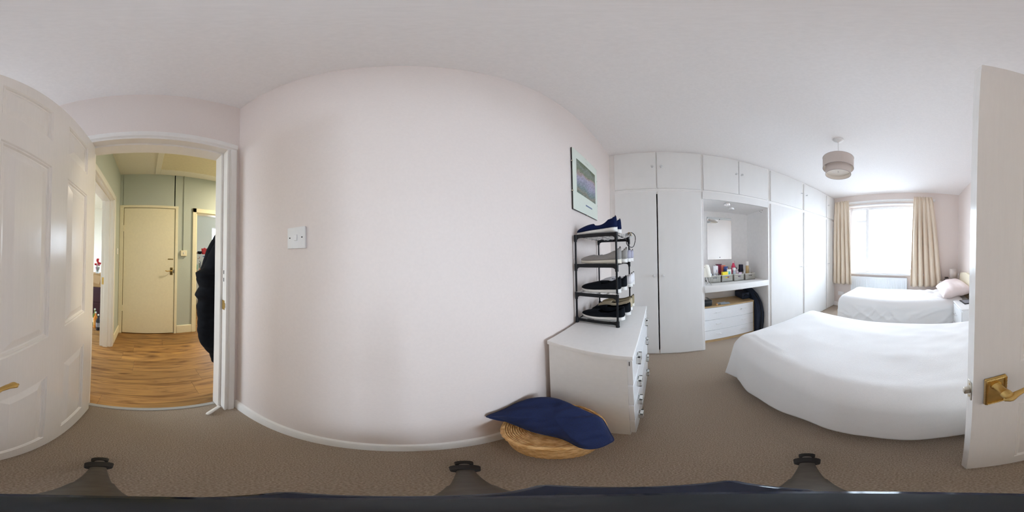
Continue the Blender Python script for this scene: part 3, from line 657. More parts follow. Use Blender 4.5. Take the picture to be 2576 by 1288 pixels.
# plastic baskets with perforated sides
def basket(y0, y1, lab):
    x1, x0, z0, z1 = -1.945, -2.155, .8725, .962
    t = thing('storage_basket', lab, 'basket', ((x0+x1)/2,(y0+y1)/2,z0), 'grey plastic baskets on the dressing shelf')
    m = mat('grey_perforated_plastic', (.70,.69,.63), .5, nscale=50, var=.02)
    q = MB(); th = .003
    q.box(x0,x1,y0,y1,z0,z0+th)
    # front: lattice of small bars with a handle slot
    def lattice(fx, u0,u1, vertical_axis):
        n = max(6,int((u1-u0)/.0115))
        for i in range(n+1):
            u = u0+(u1-u0)*i/n
            mid = abs(u-(u0+u1)/2) < .026
            segs = [(z0,z1)] if not mid else [(z0,z0+.052),(z0+.070,z1)]
            for a,b in segs: fx(q, max(u0,u-.0034),min(u1,u+.0034),a,b)
        for j in range(8):
            z = z0+.012+j*.0095
            if z < z1-.012:
                if z0+.049 < z < z0+.073: fx(q,u0,(u0+u1)/2-.026,z-.0026,z+.0026); fx(q,(u0+u1)/2+.026,u1,z-.0026,z+.0026)
                else: fx(q,u0,u1,z-.0026,z+.0026)
        fx(q,u0,u1,z0,z0+.012); fx(q,u0,u1,z1-.014,z1)
        fx(q,(u0+u1)/2-.030,(u0+u1)/2+.030,z0+.047,z0+.053); fx(q,(u0+u1)/2-.030,(u0+u1)/2+.030,z0+.069,z0+.075)
    lattice(lambda Q,a,b,c,d: Q.box(x1-th,x1,a,b,c,d), y0,y1,0)
    lattice(lambda Q,a,b,c,d: Q.box(x0,x0+th,a,b,c,d), y0,y1,0)
    lattice(lambda Q,a,b,c,d: Q.box(a,b,y0,y0+th,c,d), x0,x1,0)
    lattice(lambda Q,a,b,c,d: Q.box(a,b,y1-th,y1,c,d), x0,x1,0)
    q.build('basket_body', m, t, smooth=False)
    r = MB()
    r.tube([(x0,y0,z1),(x1,y0,z1),(x1,y1,z1),(x0,y1,z1)],.004,6,closed=True); r.build('rim', m, t)
bk = [(.635,.785),(.800,.955),(.978,1.128),(1.152,1.312)]
for (a,b),l in zip(bk,('grey perforated basket of bottles next to the cream hood','grey perforated basket holding the yellow packet','grey perforated basket third along, below the pink bottle','grey perforated basket under the tall gold can')): basket(a,b,l)
G = 'toiletries in the shelf baskets'
def tbox(lab, x,y,z0,z1,w,d,c,rz=0,rx=0,face=None,rough=.45,nm='carton'):
    t = thing(nm, lab, nm.replace('_',' '), (x,y,z0), G)
    mm = mat('packet_%d'%len(_mats), c, rough, var=.02)
    q = B1(x-d/2,x+d/2,y-w/2,y+w/2,z0,z1,bev=.002); bmesh.ops.rotate(q.b, verts=q.b.verts, cent=(x,y,z0), matrix=Matrix.Rotation(rz,3,'Z')@Matrix.Rotation(rx,3,'X'))
    q.build('body', mm, t)
    if face:
        for (fy0,fy1,fz0,fz1,fc) in face:
            q = B1(x+d/2,x+d/2+.0008,y+fy0*w,y+fy1*w,z0+fz0*(z1-z0),z0+fz1*(z1-z0)); bmesh.ops.rotate(q.b, verts=q.b.verts, cent=(x,y,z0), matrix=Matrix.Rotation(rz,3,'Z')@Matrix.Rotation(rx,3,'X'))
            q.build('label', mat('label_%d'%len(_mats), fc, .5, var=0), t)
def tbot(lab, x,y,z0,h,r,c,cc,capf=.22,neck=.6,nm='bottle', tubey=False):
    t = thing(nm, lab, nm.replace('_',' '), (x,y,z0), G)
    hb = h*(1-capf)
    if tubey: pr = [(r*.9,z0),(r,z0+.004),(r*.95,z0+hb*.6),(r*.7,z0+hb)]
    else: pr = [(r*.9,z0),(r,z0+.004),(r,z0+hb*.78),(r*neck,z0+hb*.95),(r*neck,z0+hb)]
    MB().lathe(pr,(x,y,0),18).build('body', mat('bottle_body_%d'%len(_mats), c, .3, var=.02), t)
    rc = r*max(neck,.6)*1.02 if not tubey else r*.95
    MB().lathe([(rc,z0+hb),(rc,z0+h-.003),(rc*.85,z0+h)],(x,y,0),16).build('cap', mat('cap_%d'%len(_mats), cc, .35, var=0), t)
Z0 = .8765
# basket 1
tbot('frosted grey round bottle at the front of the first basket',-1.985,.662,Z0,.115,.024,(.52,.55,.60),(.62,.64,.68),.3,.5)
tbot('frosted grey squat bottle beside it in the first basket',-1.985,.715,Z0,.098,.022,(.50,.53,.58),(.58,.60,.64),.3,.6)
tbot('orange capped bottle behind the grey ones',-2.06,.668,Z0,.170,.020,(.55,.58,.66),(.85,.22,.06),.16,.8)
tbox('white carton with purple marks in the first basket',-2.03,.745,Z0,1.085,.062,.03,(.85,.85,.88),face=[(-.3,-.1,.2,.5,(.3,.3,.5)),(.0,.35,.3,.38,(.3,.3,.5)),(.1,.3,.6,.75,(.35,.35,.5))])
tbot('dark small bottle at the right edge of the first basket',-1.975,.768,Z0,.115,.011,(.05,.05,.10),(.05,.05,.06),.25,.6)
# basket 2
tbox('burgundy carton standing at the back of the second basket',-2.12,.795+.03,Z0,1.09,.06,.03,(.30,.03,.08))
tbox('coral red carton at the back of the second basket',-2.10,.885,Z0,1.085,.06,.03,(.70,.20,.14),face=[(-.1,.0,0,1,(.55,.14,.10))])
tbox('dark flat compact lying across the top of the burgundy carton',-2.115,.825,1.0905,1.102,.09,.03,(.10,.03,.06),nm='compact')
tbox('deep blue carton with white letters in the second basket',-2.05,.905,Z0,1.068,.055,.03,(.02,.06,.25),face=[(.1,.4,.7,.78,(.8,.8,.85)),(.1,.4,.84,.9,(.8,.8,.85))])
tbox('white card with turquoise square in the second basket',-1.99,.925,Z0+.06,1.035,.065,.012,(.80,.80,.74),face=[(-.2,.25,.3,.7,(.10,.55,.52))])
tbox('bright yellow packet at the front of the second basket',-1.975,.852,Z0+.035,1.005,.078,.04,(.85,.70,.02),rz=.15,nm='packet')
tbox('red and yellow tube seen through the second basket handle slot',-1.962,.885,Z0+.052,Z0+.064,.07,.012,(.70,.05,.08),face=[(-.5,0,0,1,(.85,.65,.05))],nm='tube')
tbox('amber brown carton between second and third baskets',-2.09,.945+.0,Z0,1.06,.035,.03,(.50,.28,.12))
# basket 3
tbot('raspberry pink rounded bottle at the back of the third basket',-2.12,1.055,Z0,.265,.030,(.75,.05,.14),(.85,.70,.72),.12,.5)
tbot('blue grey tube with white cap in the third basket',-2.0,1.005,Z0,.175,.024,(.45,.52,.58),(.88,.88,.88),.2,.8,'tube',True)
tbot('pale pink bottle at the third basket centre',-2.03,1.060,Z0,.155,.021,(.80,.66,.70),(.72,.58,.64),.15,.7)
tbox('lilac packet leaning in the third basket',-1.985,1.092,Z0+.02,Z0+.105,.05,.03,(.70,.56,.74),rx=.08,nm='packet')
tbox('cream soap bar in front of the pink bottle',-1.972,1.03,Z0+.03,Z0+.092,.04,.02,(.80,.70,.56),nm='soap')
# basket 4 and behind
tbox('dark grey diamond-tilted photo frame leaning at the alcove back',-2.19,1.15,Z0+.085,Z0+.195,.085,.015,(.10,.10,.10),rx=radians(45),nm='photo_frame')
tbot('round black jar behind the fourth basket',-2.20,1.225,Z0,.20,.038,(.03,.03,.06),(.04,.04,.08),.25,.9,'jar')
tbot('small white bottle with grey cap in the fourth basket',-2.0,1.170,Z0,.125,.019,(.84,.84,.83),(.80,.80,.80),.3,.6)
tbot('tall gold aerosol can with white cap',-2.03,1.235,Z0,.255,.023,(.58,.42,.20),(.90,.89,.86),.24,.97,'aerosol_can')
tbot('white bottle right of the gold can',-2.05,1.287,Z0,.155,.016,(.86,.86,.85),(.86,.86,.86),.3,.7)
tbot('rose pink slim bottle beside the gold can',-2.08,1.26,Z0,.175,.012,(.62,.28,.30),(.5,.2,.25),.2,.8)
# cream hood on wire stand
t = thing('draped_stand', 'small chrome stand draped with cream cloth at the shelf end', 'stand', (-1.86,.57,.872))
def hood(u,v):
    a = u*2*pi; h = v; r = .050*(1-.55*h**2.2)*(1+.10*sin(3*a+h*4)); 
    return (-1.89+r*cos(a)*.8+.01*h, .575+r*sin(a)+.014*(1-h), .965+.150*h)
q = MB(); g = q.grid(hood,20,10,cu=True); q.b.faces.new([r[-1] for r in g]); q.build('cloth', mat('cream_cloth',(.82,.80,.72),.85,nscale=40,var=.04,bump=.3), t, ang=70)
MB().tube([(-1.89,.575,.97),(-1.875,.58,.93),(-1.86,.585,.895)],.008,8).build('stem', M['chrome'], t)
for dx,dy in ((.045,-.035),(.04,.035),(-.04,.0)): MB().tube([(-1.86,.585,.900),(-1.86+dx*.5,.585+dy*.5,.892),(-1.86+dx,.585+dy,.8755)],.003,6).build('leg', M['chrome'], t)
B1(-1.875,-1.870,.545,.60,1.085,1.10,bev=.001,rot=(.6,'X',(-1.87,.57,1.09))).build('tag', M['dark'], t)
B1(-1.868,-1.864,.60,.606,.91,.965,bev=.001).build('strap', M['white'], t)

# ------------------------------------------------------------------ window
wn = thing('window_1', 'large white-framed bedroom window with side casement and top vent', 'window', (-.61,3.47,.83), kind='structure')
def wf(x0,x1,z0,z1,y0=3.455,y1=3.495): return B1(x0,x1,y0,y1,z0,z1,bev=.004)
for bx in ((WX0,WX0+.06,WZ0,WZ1),(WX1-.06,WX1,WZ0,WZ1),(WX0+.06,WX1-.06,WZ0,WZ0+.07),(WX0+.06,WX1-.06,WZ1-.07,WZ1),(-1.055,-.985,WZ0+.07,WZ1-.07),(WX0+.06,-1.055,1.935,1.985)):
    wf(*bx).build('window_frame', M['white'], wn)
for bx in ((WX0+.06,-1.055,WZ0+.07,1.935),(WX0+.06,-1.055,1.985,WZ1-.07),(-.985,WX1-.06,WZ0+.07,WZ1-.07)):
    B1(bx[0],bx[1],3.473,3.477,bx[2],bx[3]).build('pane', M['glassm'], wn)
B1(WX0-.02,WX1+.02,D4-.05,3.475,.792,.8345,bev=.006,seg=2).build('window_sill', M['white'], wn)
B1(-1.00,-.985,3.44,3.456,1.3,1.36,bev=.003).build('handle', M['white'], wn)
g_ = MB(); g_.box(-14,14,D4+.25,30,-.5,-.4); gr = g_.build('ground', mat('grey_concrete',(.22,.22,.215),.95)); gr['kind']='structure'; gr['label']='grey paved ground outside the bedroom window'; gr['category']='ground'
# net curtains
NET = net_mat()
def net(name, x0, x1, zb, lab, edge=0):
    q = MB(); zt = 2.235; ox,oz = (x0+x1)/2, .93
    def f(u,v):
        z = zt+(zb-zt)*v; xl = x0 + (edge*sin(v*pi)*.5 if edge else 0)
        x = xl+(x1-xl)*u
        return (x, 3.405+.010*sin(u*(x1-x0)*70+v*1.5)+.006*sin(u*31+2), z)
    q.grid(f, int((x1-x0)*70), 14)
    o = bpy.data.objects.new('x',None); bpy.data.objects.remove(o)
    ob = q.build(name, NET); ob.data.transform(Matrix.Translation((-ox,-3.405,-oz))); ob.location = (ox,3.405,oz)
    tag(ob, lab, 'net curtain', 'net curtains at the window'); return ob
net('net_curtain', -.975, WX1-.01, .90, 'sheer white net curtain over the wide window pane', edge=-.06)
net('net_curtain', WX0+.01, -1.0, .93, 'narrow sheer net curtain over the side casement')
tag(MB().tube([(WX0,3.405,2.238),(WX1,3.405,2.238)],.006,8).build('net_wire', M['white']), 'thin white wire carrying the net curtains', 'curtain wire')
# curtain rail and curtains
t = thing('curtain_rail', 'white curtain rail above the window', 'curtain rail', (-.6,3.28,2.36))
B1(-1.74,.42,3.274,3.290,2.365,2.385,bev=.003).build('rail', M['white'], t)
B1(-1.74,.42,D4-.022,D4,2.345,2.395,bev=.003).build('batten', M['white'], t)
for x in (-1.6,-.95,-.3,.3): B1(x-.01,x+.01,3.290,D4-.02,2.368,2.382).build('bracket', M['white'], t)
tag(B1(WX0-.03,WX1+.03,D4-.012,D4-.0005,2.285,2.312,bev=.003).build('trim_2', M['white']), 'white lintel trim over the window', 'trim')
bpy.data.objects['trim_2']['kind'] = 'structure'
def curtain(xt0,xt1,xb0,xb1,zb,lab,seed,folds):
    rnd = random.Random(seed); q = MB(); zt = 2.42
    ph = [rnd.uniform(0,6.28) for _ in range(4)]
    def f(u,v):
        z = zt+(zb-zt)*v; k = v**.75
        x = (xt0+(xt1-xt0)*u)*(1-k)+(xb0+(xb1-xb0)*u)*k
        fine = .011*sin(u*2*pi*folds*2.2+ph[0])*max(0,1-v*5)
        amp = .010+.050*min(1,v*2.0)
        w = sin(u*2*pi*folds+ph[1]+.5*sin(v*3+ph[2])); w = math.copysign(abs(w)**.75,w)
        y = 3.250+fine+amp*w*(.75+.25*sin(u*9+ph[3]))
        x += .014*min(1,v*2)*sin(u*2*pi*folds*1+ph[1]+1.4)
        z += (.012*sin(u*2*pi*folds+ph[0]) if v>.99 else 0) + (.006*sin(u*40) if v<.01 else 0)
        return (x,y,z)
    q.grid(f, 150, 40)
    t = thing('curtain', lab, 'curtain', ((xt0+xt1)/2,3.25,zt), 'beige curtains framing the window')
    q.build('drape', M['curtain'], t, solid=.003, ang=80)
    h = MB(); h.tube([(xt0+(xt1-xt0)*i/60, 3.243+.011*sin(i/60*2*pi*folds*2.2+ph[0])-.004, 2.385) for i in range(61)],.003,5); h.build('header_tape', M['curtain'], t)
curtain(-1.715,-1.375,-1.745,-1.295,.565,'beige pleated curtain hanging beside the wardrobe',3,4.3)
curtain(-.018,.345,-.085,.565,.575,'beige pleated curtain hanging on the bedside lamp side',8,5.2)
# radiator
t = thing('radiator', 'white ribbed panel radiator beneath the window', 'radiator', (-.73,3.28,.14))
RX0,RX1,RZ0,RZ1 = -1.325,-.140,.14,.738
q = MB()
nr = 34
def rf(u,v):
    x = RX0+(RX1-RX0)*u; z = RZ0+(RZ1-RZ0)*v
    s = (x-RX0-.03)/((RX1-RX0-.06)/nr)
    d = 0
    if .0<=s<=nr and .06<v<.94: 
        fr = s%1; d = .004 if .3<fr<.6 else 0
        d *= min(1,(v-.06)/.03,(.94-v)/.03)
    return (x, 3.262+d, z)
xsn = nr*8+17
q.grid(rf, xsn, 34); q.build('front_panel', M['rad'], t, ang=50)
B1(RX0,RX1,3.278,3.30,RZ0,RZ1-.003,bev=.003).build('back_panel', M['rad'], t)
B1(RX0-.004,RX1+.004,3.256,3.31,RZ1-.004,RZ1+.006,bev=.003).build('top_grille', M['rad'], t)
for x in (RX0,RX1): B1(x-.005,x+.005,3.256,3.305,RZ0,RZ1,bev=.002).build('side_cover', M['rad'], t)
MB().tube([(RX0-.02,3.28,.17),(RX0-.02,3.28,.01)],.0075,8).build('pipe', M['white'], t)
MB().lathe([(.012,.16),(.018,.17),(.018,.21),(.012,.215)],(RX0-.02,3.28,0),16).build('valve', M['white'], t)
# wall socket
t = thing('wall_socket', 'white double wall socket low down beside the radiator', 'socket', (-1.60,D4,.31))
B1(-1.672,-1.525,D4-.010,D4,.268,.354,bev=.003).build('plate', M['white'], t)
for x in (-1.635,-1.562): B1(x-.012,x+.012,D4-.0125,D4-.009,.325,.345,bev=.001).build('rocker', M['white'], t)

# ------------------------------------------------------------------ pendant lamp
px,py = -.704,1.401
t = thing('pendant_lamp', 'two-tier taupe drum pendant lampshade hanging from the ceiling', 'lamp', (px,py,ZC))
MB().lathe([(.052,0),(.051,-.008),(.042,-.020),(.018,-.032),(.008,-.045),(.004,-.048)][::-1],(px,py,ZC-.0005),28).build('ceiling_rose', M['white'], t)
MB().tube([(px,py,ZC-.04),(px,py,2.20)],.0028,8).build('flex', M['white'], t)
def drum(nm,r,z0,z1):
    o = MB().lathe([(r,z0),(r,z1)],(px,py,0),64,cap=False).build(nm, M['shade'], t)
    MB().lathe([(r-.0018,z0+.0008),(r-.0018,z1-.0008)],(px,py,0),64,cap=False).build('lining', M['shadein'], o)
    q = MB(); 
    for z in (z0,z1): q.tube([(px+r*cos(a*pi/24),py+r*sin(a*pi/24),z) for a in range(48)],.0022,6,closed=True)
    q.build('edge_trim', mat('taupe_trim',(.42,.36,.35),.7), o)
drum('outer_shade',.148,2.140,2.272); drum('inner_shade',.122,2.065,2.185)
q = MB()
for a in range(3):
    an = a*2*pi/3+.5; q.tube([(px+.012*cos(an),py+.012*sin(an),2.225),(px+.146*cos(an),py+.146*sin(an),2.262)],.0016,6)
    q.tube([(px+.121*cos(an),py+.121*sin(an),2.18),(px+.146*cos(an),py+.146*sin(an),2.18)],.0016,6)
q.build('spider', M['white'], t)
MB().lathe([(.1195,2.108),(.1195,2.111)],(px,py,0),48).build('diffuser', M['shadein'], t)
MB().lathe([(.005,2.094),(.008,2.100),(.004,2.108)],(px,py,0),14).build('finial', M['chrome'], t)
MB().lathe([(.016,2.19),(.018,2.22),(.010,2.245)],(px,py,0),16).build('lamp_holder', M['white'], t)

# ------------------------------------------------------------------ beds
def bedspread(x0,x1,y0,y1,zt,zh,lab,seed,flare,rough=.0,sides=(1,1)):
    """cloth laid over a mattress; x0 = foot edge, x1 = head edge"""
    r = .125; L = (zt-zh) + r*(pi/2-1)
    nx,ny = 150,110
    q = MB()
    def fn(u,v):
        p = (x0-L)+(x1-(x0-L))*u; w = (y0-L)+((y1+L)-(y0-L))*v
        dx = max(0,x0-p); dy = max(0,y0-w, w-y1); sy = -1 if w<y0 else 1
        d = max(dx,dy); cx = max(x0,min(p,x1)); cy = max(y0,min(w,y1))
        if d<=0:
            e = min(cx-x0,cy-y0,y1-cy)
            z = zt+.020*min(1,e/.25)*(1-.35*min(1,e/.5)) + .012*noise.noise(Vector((cx*2.1+seed,cy*2.4,0))) + .005*noise.noise(Vector((cx*7+seed,cy*7,3)))+.018*max(0,1-(cx-x0)/.55)+rough*.35*noise.noise(Vector((cx*7+cy*5,cy*12-cx*4,seed)))*max(0,min(1,(cx+.6)))
            return (cx,cy,z)
        h = hypot(dx,dy); ux = dx/h; uy = dy/h
        if d < r*pi/2: out = r*sin(d/r); drop = r*(1-cos(d/r))
        else: out = r; drop = r+(d-r*pi/2)
        k = max(0,(drop-r*.5))/max(.01,zt-zh)
        cor = min(dx,dy)/max(d,1e-6)           # 1 at the diagonal of the corner
        s = cx*1.0+cy*1.3
        fold = .012*sin(s*9+seed)+.006*sin(s*21+seed*2)
        out += k*(.008+fold*(.5+.5*k)+flare*cor**1.5)
        rg = 1-abs(noise.noise(Vector((s*2.6-drop*4.5,drop*2.2+s*1.2,seed))))*2
        rg2 = 1-abs(noise.noise(Vector((s*4.5+drop*6.5,drop*3-s,seed+5))))*2
        out += rough*.20*min(1,k*4)*(max(0,rg)**4+.7*max(0,rg2)**4)*(1-.8*cor)
        z = zt-drop + .012*max(0,1-(cx-x0)/.55)+.010*noise.noise(Vector((cx*2.1+seed,cy*2.4,0)))*(1-min(1,k))
        z += (.010*sin(s*4+1.0+seed)*k if dx>0 else .003*sin(s*3)*k) - .045*k*cor**2
        return (cx-ux*out if dx>0 else cx, cy+sy*uy*out if dy>0 else cy, max(z,.012))
    q.grid(fn,nx,ny)
    t = thing('bedspread', lab, 'bedspread', ((x0+x1)/2,(y0+y1)/2,zt), 'white bedspreads')
    o = q.build('cloth', M['bed'], t, solid=.006, ang=80)
    return t
def bed(x0,x1,y0,y1,zt,lab,hb):
    t = thing('single_bed', lab, 'bed', ((x0+x1)/2,(y0+y1)/2,0), 'single beds')
    B1(x0+.02,x1,y0+.01,y1-.01,.05,.30,bev=.015,seg=2).build('divan_base', M['mattress'], t)
    B1(x0+.01,x1,y0+.005,y1-.005,.302,zt-.02,bev=.035,seg=3).build('mattress', M['bed'], t)
    for x in (x0+.12,x1-.12):
        for y in (y0+.1,y1-.1): MB().lathe([(.02,.0005),(.022,.05)],(x,y,0),12).build('castor', M['black'], t)
    if hb:
        prof = [(y0-.03,.25),(y1+.03,.25),(y1+.03,.84),(y1+.02,.875),(y1-.02,.90),((y0+y1)/2,.93),(y0+.02,.90),(y0-.02,.875),(y0-.03,.84)]
        MB().prism(prof, x1+.002, DR-.004,'X',bev=.008).build('headboard', M['headb'], t)
bed(-1.06,.86,.64,1.48,.535,'near single bed behind the open door, under a white bedspread',True)
bedspread(-1.045,.855,.665,1.455,.560,.10,'white bedspread draped over the bed nearest the carpeted floor',1.0,.11,rough=.012)
bed(-1.02,.86,2.32,2.95,.550,'far single bed below the window with cream headboard',True)
bedspread(-1.0,.70,2.305,2.885,.585,.06,'white creased bedspread on the bed below the window',5.0,.05,rough=.11)
def pillow(cx,cy,cz,lx,ly,h,m,lab,rot=0,tilt=0,droop=.05,seed=0):
    q = MB()
    for sg in (1,-1):
        def f(u,v):
            a = u*2-1; b = v*2-1
            pin = 1-.05*(1-abs(a)**2)*abs(b)**3; pin2 = 1-.05*(1-abs(b)**2)*abs(a)**3
            e = max(0,(1-abs(a)**3.2)*(1-abs(b)**3.2))**.55
            n1 = noise.noise(Vector((a*2.2,b*2.6,u+seed)))
            z = sg*h/2*e*(1+.16*n1)+.012*sin(9*a+5*b+3*n1)*e*(1-e)*2
            z -= droop*max(0,-a-.15)**1.5
            return (a*lx/2*pin2, b*ly/2*pin, z)
        q.grid(f,34,44)
    bmesh.ops.remove_doubles(q.b,verts=q.b.verts,dist=.0008)
    bmesh.ops.rotate(q.b,verts=q.b.verts,cent=(0,0,0),matrix=Matrix.Rotation(rot,3,'Z')@Matrix.Rotation(tilt,3,'Y'))
    bmesh.ops.translate(q.b,verts=q.b.verts,vec=(cx,cy,cz))
    t = thing('pillow', lab, 'pillow', (cx,cy,cz), 'pillows')
    q.build('pillowcase', m, t, ang=80)
pillow(.628,2.60,.690,.46,.80,.215,M['pillow'],'plump pale pink pillow at the head of the far bed',0,-.12)

# ------------------------------------------------------------------ nightstands
t = thing('nightstand', 'white nightstand with sloped top edge between the two beds', 'nightstand', (.72,1.97,0))
NX,NY0,NY1,NZ = .535,1.735,2.135,.600
B1(NX+.012,DR-.01,NY0+.01,NY1-.01,.04,NZ-.022,bev=.003).build('body', M['white'], t)
B1(NX-.004,DR-.006,NY0,NY1,NZ-.022,NZ,bev=.008,seg=1).build('top', M['white'], t)
for z0,z1 in ((.05,.30),(.31,.565)):
    d = B1(NX,NX+.013,NY0+.02,NY1-.02,z0,z1,bev=.005).build('drawer', M['white'], t)
    ym = (NY0+NY1)/2+.03
    MB().tube([(NX,ym-.04,z1-.11),(NX-.022,ym-.04,z1-.11),(NX-.024,ym,z1-.112),(NX-.022,ym+.04,z1-.11),(NX,ym+.04,z1-.11)],.005,8).build('handle', M['chrome'], d)
for x in (NX+.04,DR-.05):
    for y in (NY0+.04,NY1-.04): B1(x-.02,x+.02,y-.02,y+.02,.0005,.04).build('leg', M['white'], t)
t = thing('tablet', 'black tablet lying on the white nightstand', 'tablet', (.72,2.07,NZ))
B1(.612,.80,1.935,2.115,NZ+.0005,NZ+.009,bev=.003,rot=(.12,'Z',(.7,2.07,NZ))).build('body', M['black'], t)
B1(.632,.78,1.953,2.097,NZ+.0092,NZ+.0098,rot=(.12,'Z',(.7,2.07,NZ))).build('screen', mat('grey_screen',(.25,.26,.30),.1,var=0), t)
tag(MB().lathe([(.030,NZ+.0005),(.034,NZ+.01),(.036,NZ+.085),(.034,NZ+.085),(.030,NZ+.012)],(.74,1.87,0),20).build('white_beaker', M['white']), 'white beaker on the nightstand by the door edge', 'beaker')
t = thing('window_nightstand', 'pale low cabinet in the corner between far bed and window', 'nightstand', (.72,3.2,0))
B1(.508,DR-.01,3.055,3.18,.04,.682,bev=.002).build('body', mat('pale_ash_laminate',(.76,.70,.60),.5,nscale=20), t)
B1(.500,DR-.006,3.045,3.185,.682,.70,bev=.002).build('top', mat('pale_top_laminate',(.78,.74,.70),.45,nscale=20), t)
B1(.520,DR-.02,3.065,3.17,.0005,.04).build('plinth', _mats['pale_ash_laminate'], t)
lx,ly = .765,3.105
t = thing('bedside_lamp', 'small bedside lamp with pale taupe cylinder shade by the window corner', 'lamp', (lx,ly,.70))
MB().lathe([(.045,.7005),(.045,.712),(.010,.716),(.008,.80)],(lx,ly,0),24).build('base', M['white'], t)
MB().lathe([(.072,.782),(.070,.955)],(lx,ly,0),32,cap=False).build('shade', M['shade'], t, solid=.002)
MB().lathe([(.012,.80),(.012,.84),(.02,.87),(.012,.90)],(lx,ly,0),14).build('bulb', M['white'], t)
t = thing('clock_radio', 'dark clock radio beside the bedside lamp', 'radio', (.67,3.2,.70))
B1(.60,.685,3.06,3.17,.7005,.745,bev=.004).build('body', M['black'], t); B1(.596,.601,3.07,3.16,.71,.735).build('display', mat('radio_front',(.06,.05,.05),.2,var=0), t)
t = thing('dark_box', 'small grey-brown box stacked on the clock radio', 'box', (.66,3.2,.745))
B1(.605,.67,3.07,3.16,.7455,.785,bev=.003).build('body', mat('grey_brown_box',(.16,.13,.12),.5), t); B1(.604,.671,3.069,3.161,.777,.786,bev=.002).build('lid', M['black'], t)
t = thing('lamp_switch_cord', 'white cord with inline switch curling over the headboard', 'cord', (.88,3.06,.75))
MB().tube([(.86,3.10,.705),(.865,3.09,.75),(.868,3.08,.82),(.866,3.04,.89),(.862,2.98,.925),(.858,2.90,.937)],.004,8).build('cord', M['white'], t)
MB().tube([(.868,3.078,.83),(.867,3.06,.86)],.012,10).build('inline_switch', M['white'], t)

# ------------------------------------------------------------------ chest of drawers (near)
CH0,CH1 = -.617,-1.372
t = thing('chest_of_drawers', 'white chest of drawers under the shoe rack with square chrome pulls', 'chest of drawers', (-1.0,-.3,0))
yb,yf,zc = -.500,-.128,.800
q = MB().box(CH0-.018,CH0,yb,yf,.0005,.775).box(CH1,CH1+.018,yb,yf,.0005,.775).box(CH1+.018,CH0-.018,yb,yb+.006,.02,.775).box(CH1+.018,CH0-.018,yb+.006,yf-.02,.05,.066)
q.build('carcass', M['chest'], t)
B1(CH1-.004,CH0+.005,yb-.008,-.104,.776,.800,bev=.003,seg=2).build('top', M['chest'], t)
B1(CH1+.018,CH0-.018,yf-.03,yf-.015,.0005,.06).build('plinth', M['chest'], t)
for z0,z1 in ((.045,.226),(.230,.411),(.415,.596),(.600,.772)):
    d = B1(CH1+.001,CH0-.001,yf,-.106,z0,z1,bev=.0015).build('drawer', M['chestfront'], t)
    for xh in (-.735,-1.235):
        zz = (z0+z1)/2+.02; w,h,r_ = .026,.026,.0045; q = MB()
        y_ = -.085
        q.box(xh-w,xh-w+.009,-.106,y_,zz-h,zz+h,bev=.001).box(xh+w-.009,xh+w,-.106,y_,zz-h,zz+h,bev=.001)
        q.box(xh-w,xh+w,-.106+.006,y_,zz+h-.008,zz+h,bev=.001).box(xh-w,xh+w,-.106+.006,y_,zz-h,zz-h+.008,bev=.001)
        q.build('handle', mat('satin_nickel_pull',(.80,.79,.76),.32,.75,nscale=40,var=.03), d)
B1(CH0-.0005,CH0+.0008,-.121,-.118,.74,.765).build('cam_mark', M['dark'], t)

# ------------------------------------------------------------------ shoe rack
RX_0,RX_1,RY0,RY1 = -.920,-1.337,-.508,-.240
lv = [.835,1.012,1.198,1.385]
rk = thing('shoe_rack', 'black four-tier stacking shoe rack standing on the white chest', 'shoe rack', (-1.13,-.375,.80))
for x in (RX_0,RX_1):
    for y in (RY0,RY1):
        MB().lathe([(.0065,.806),(.0065,1.385)],(x,y,0),12).build('post', M['black'], rk)
        for z in lv[1:]: MB().lathe([(.0095,z-.045),(.0105,z-.03),(.0105,z-.0),(.0095,z)],(x,y,0),12).build('connector', M['black'], rk)
        MB().lathe([(.013,.8005),(.011,.812),(.0095,.84)],(x,y,0),12).build('foot', M['black'], rk)
for i,z in enumerate(lv):
    for x in (RX_0,RX_1):
        s = 1
        q = MB()
        y0,y1 = RY0-.008,RY1+.010; h = .022 if i else .020; dd = .045 if i else .0345; ar = .023 if i else .0145
        pr = [(y0,z),(y1,z),(y1,z-dd),(y1-.014,z-dd)]
        for k in range(7): a = k/6*pi/2; pr.append((y1-.040+.026*cos(a), z-dd+ar*sin(a)))
        for k in range(7): a = (6-k)/6*pi/2; pr.append((y0+.040-.026*cos(a), z-dd+ar*sin(a)))
        pr += [(y0+.014,z-dd),(y0,z-dd)]
        seen=[]; 
        for p_ in pr:
            if not seen or hypot(p_[0]-seen[-1][0],p_[1]-seen[-1][1])>1e-5: seen.append(p_)
        q.prism(seen, x-.0045, x+.0045, 'X'); q.build('end_bracket', M['black'], rk)
    for y in (RY0+.012,RY0+.075,(RY0+RY1)/2,RY1-.075,RY1-.012):
        MB().tube([(RX_0,y,z-.008),(RX_1,y,z-.008)],.0045,8).build('shelf_bar', M['black'], rk)

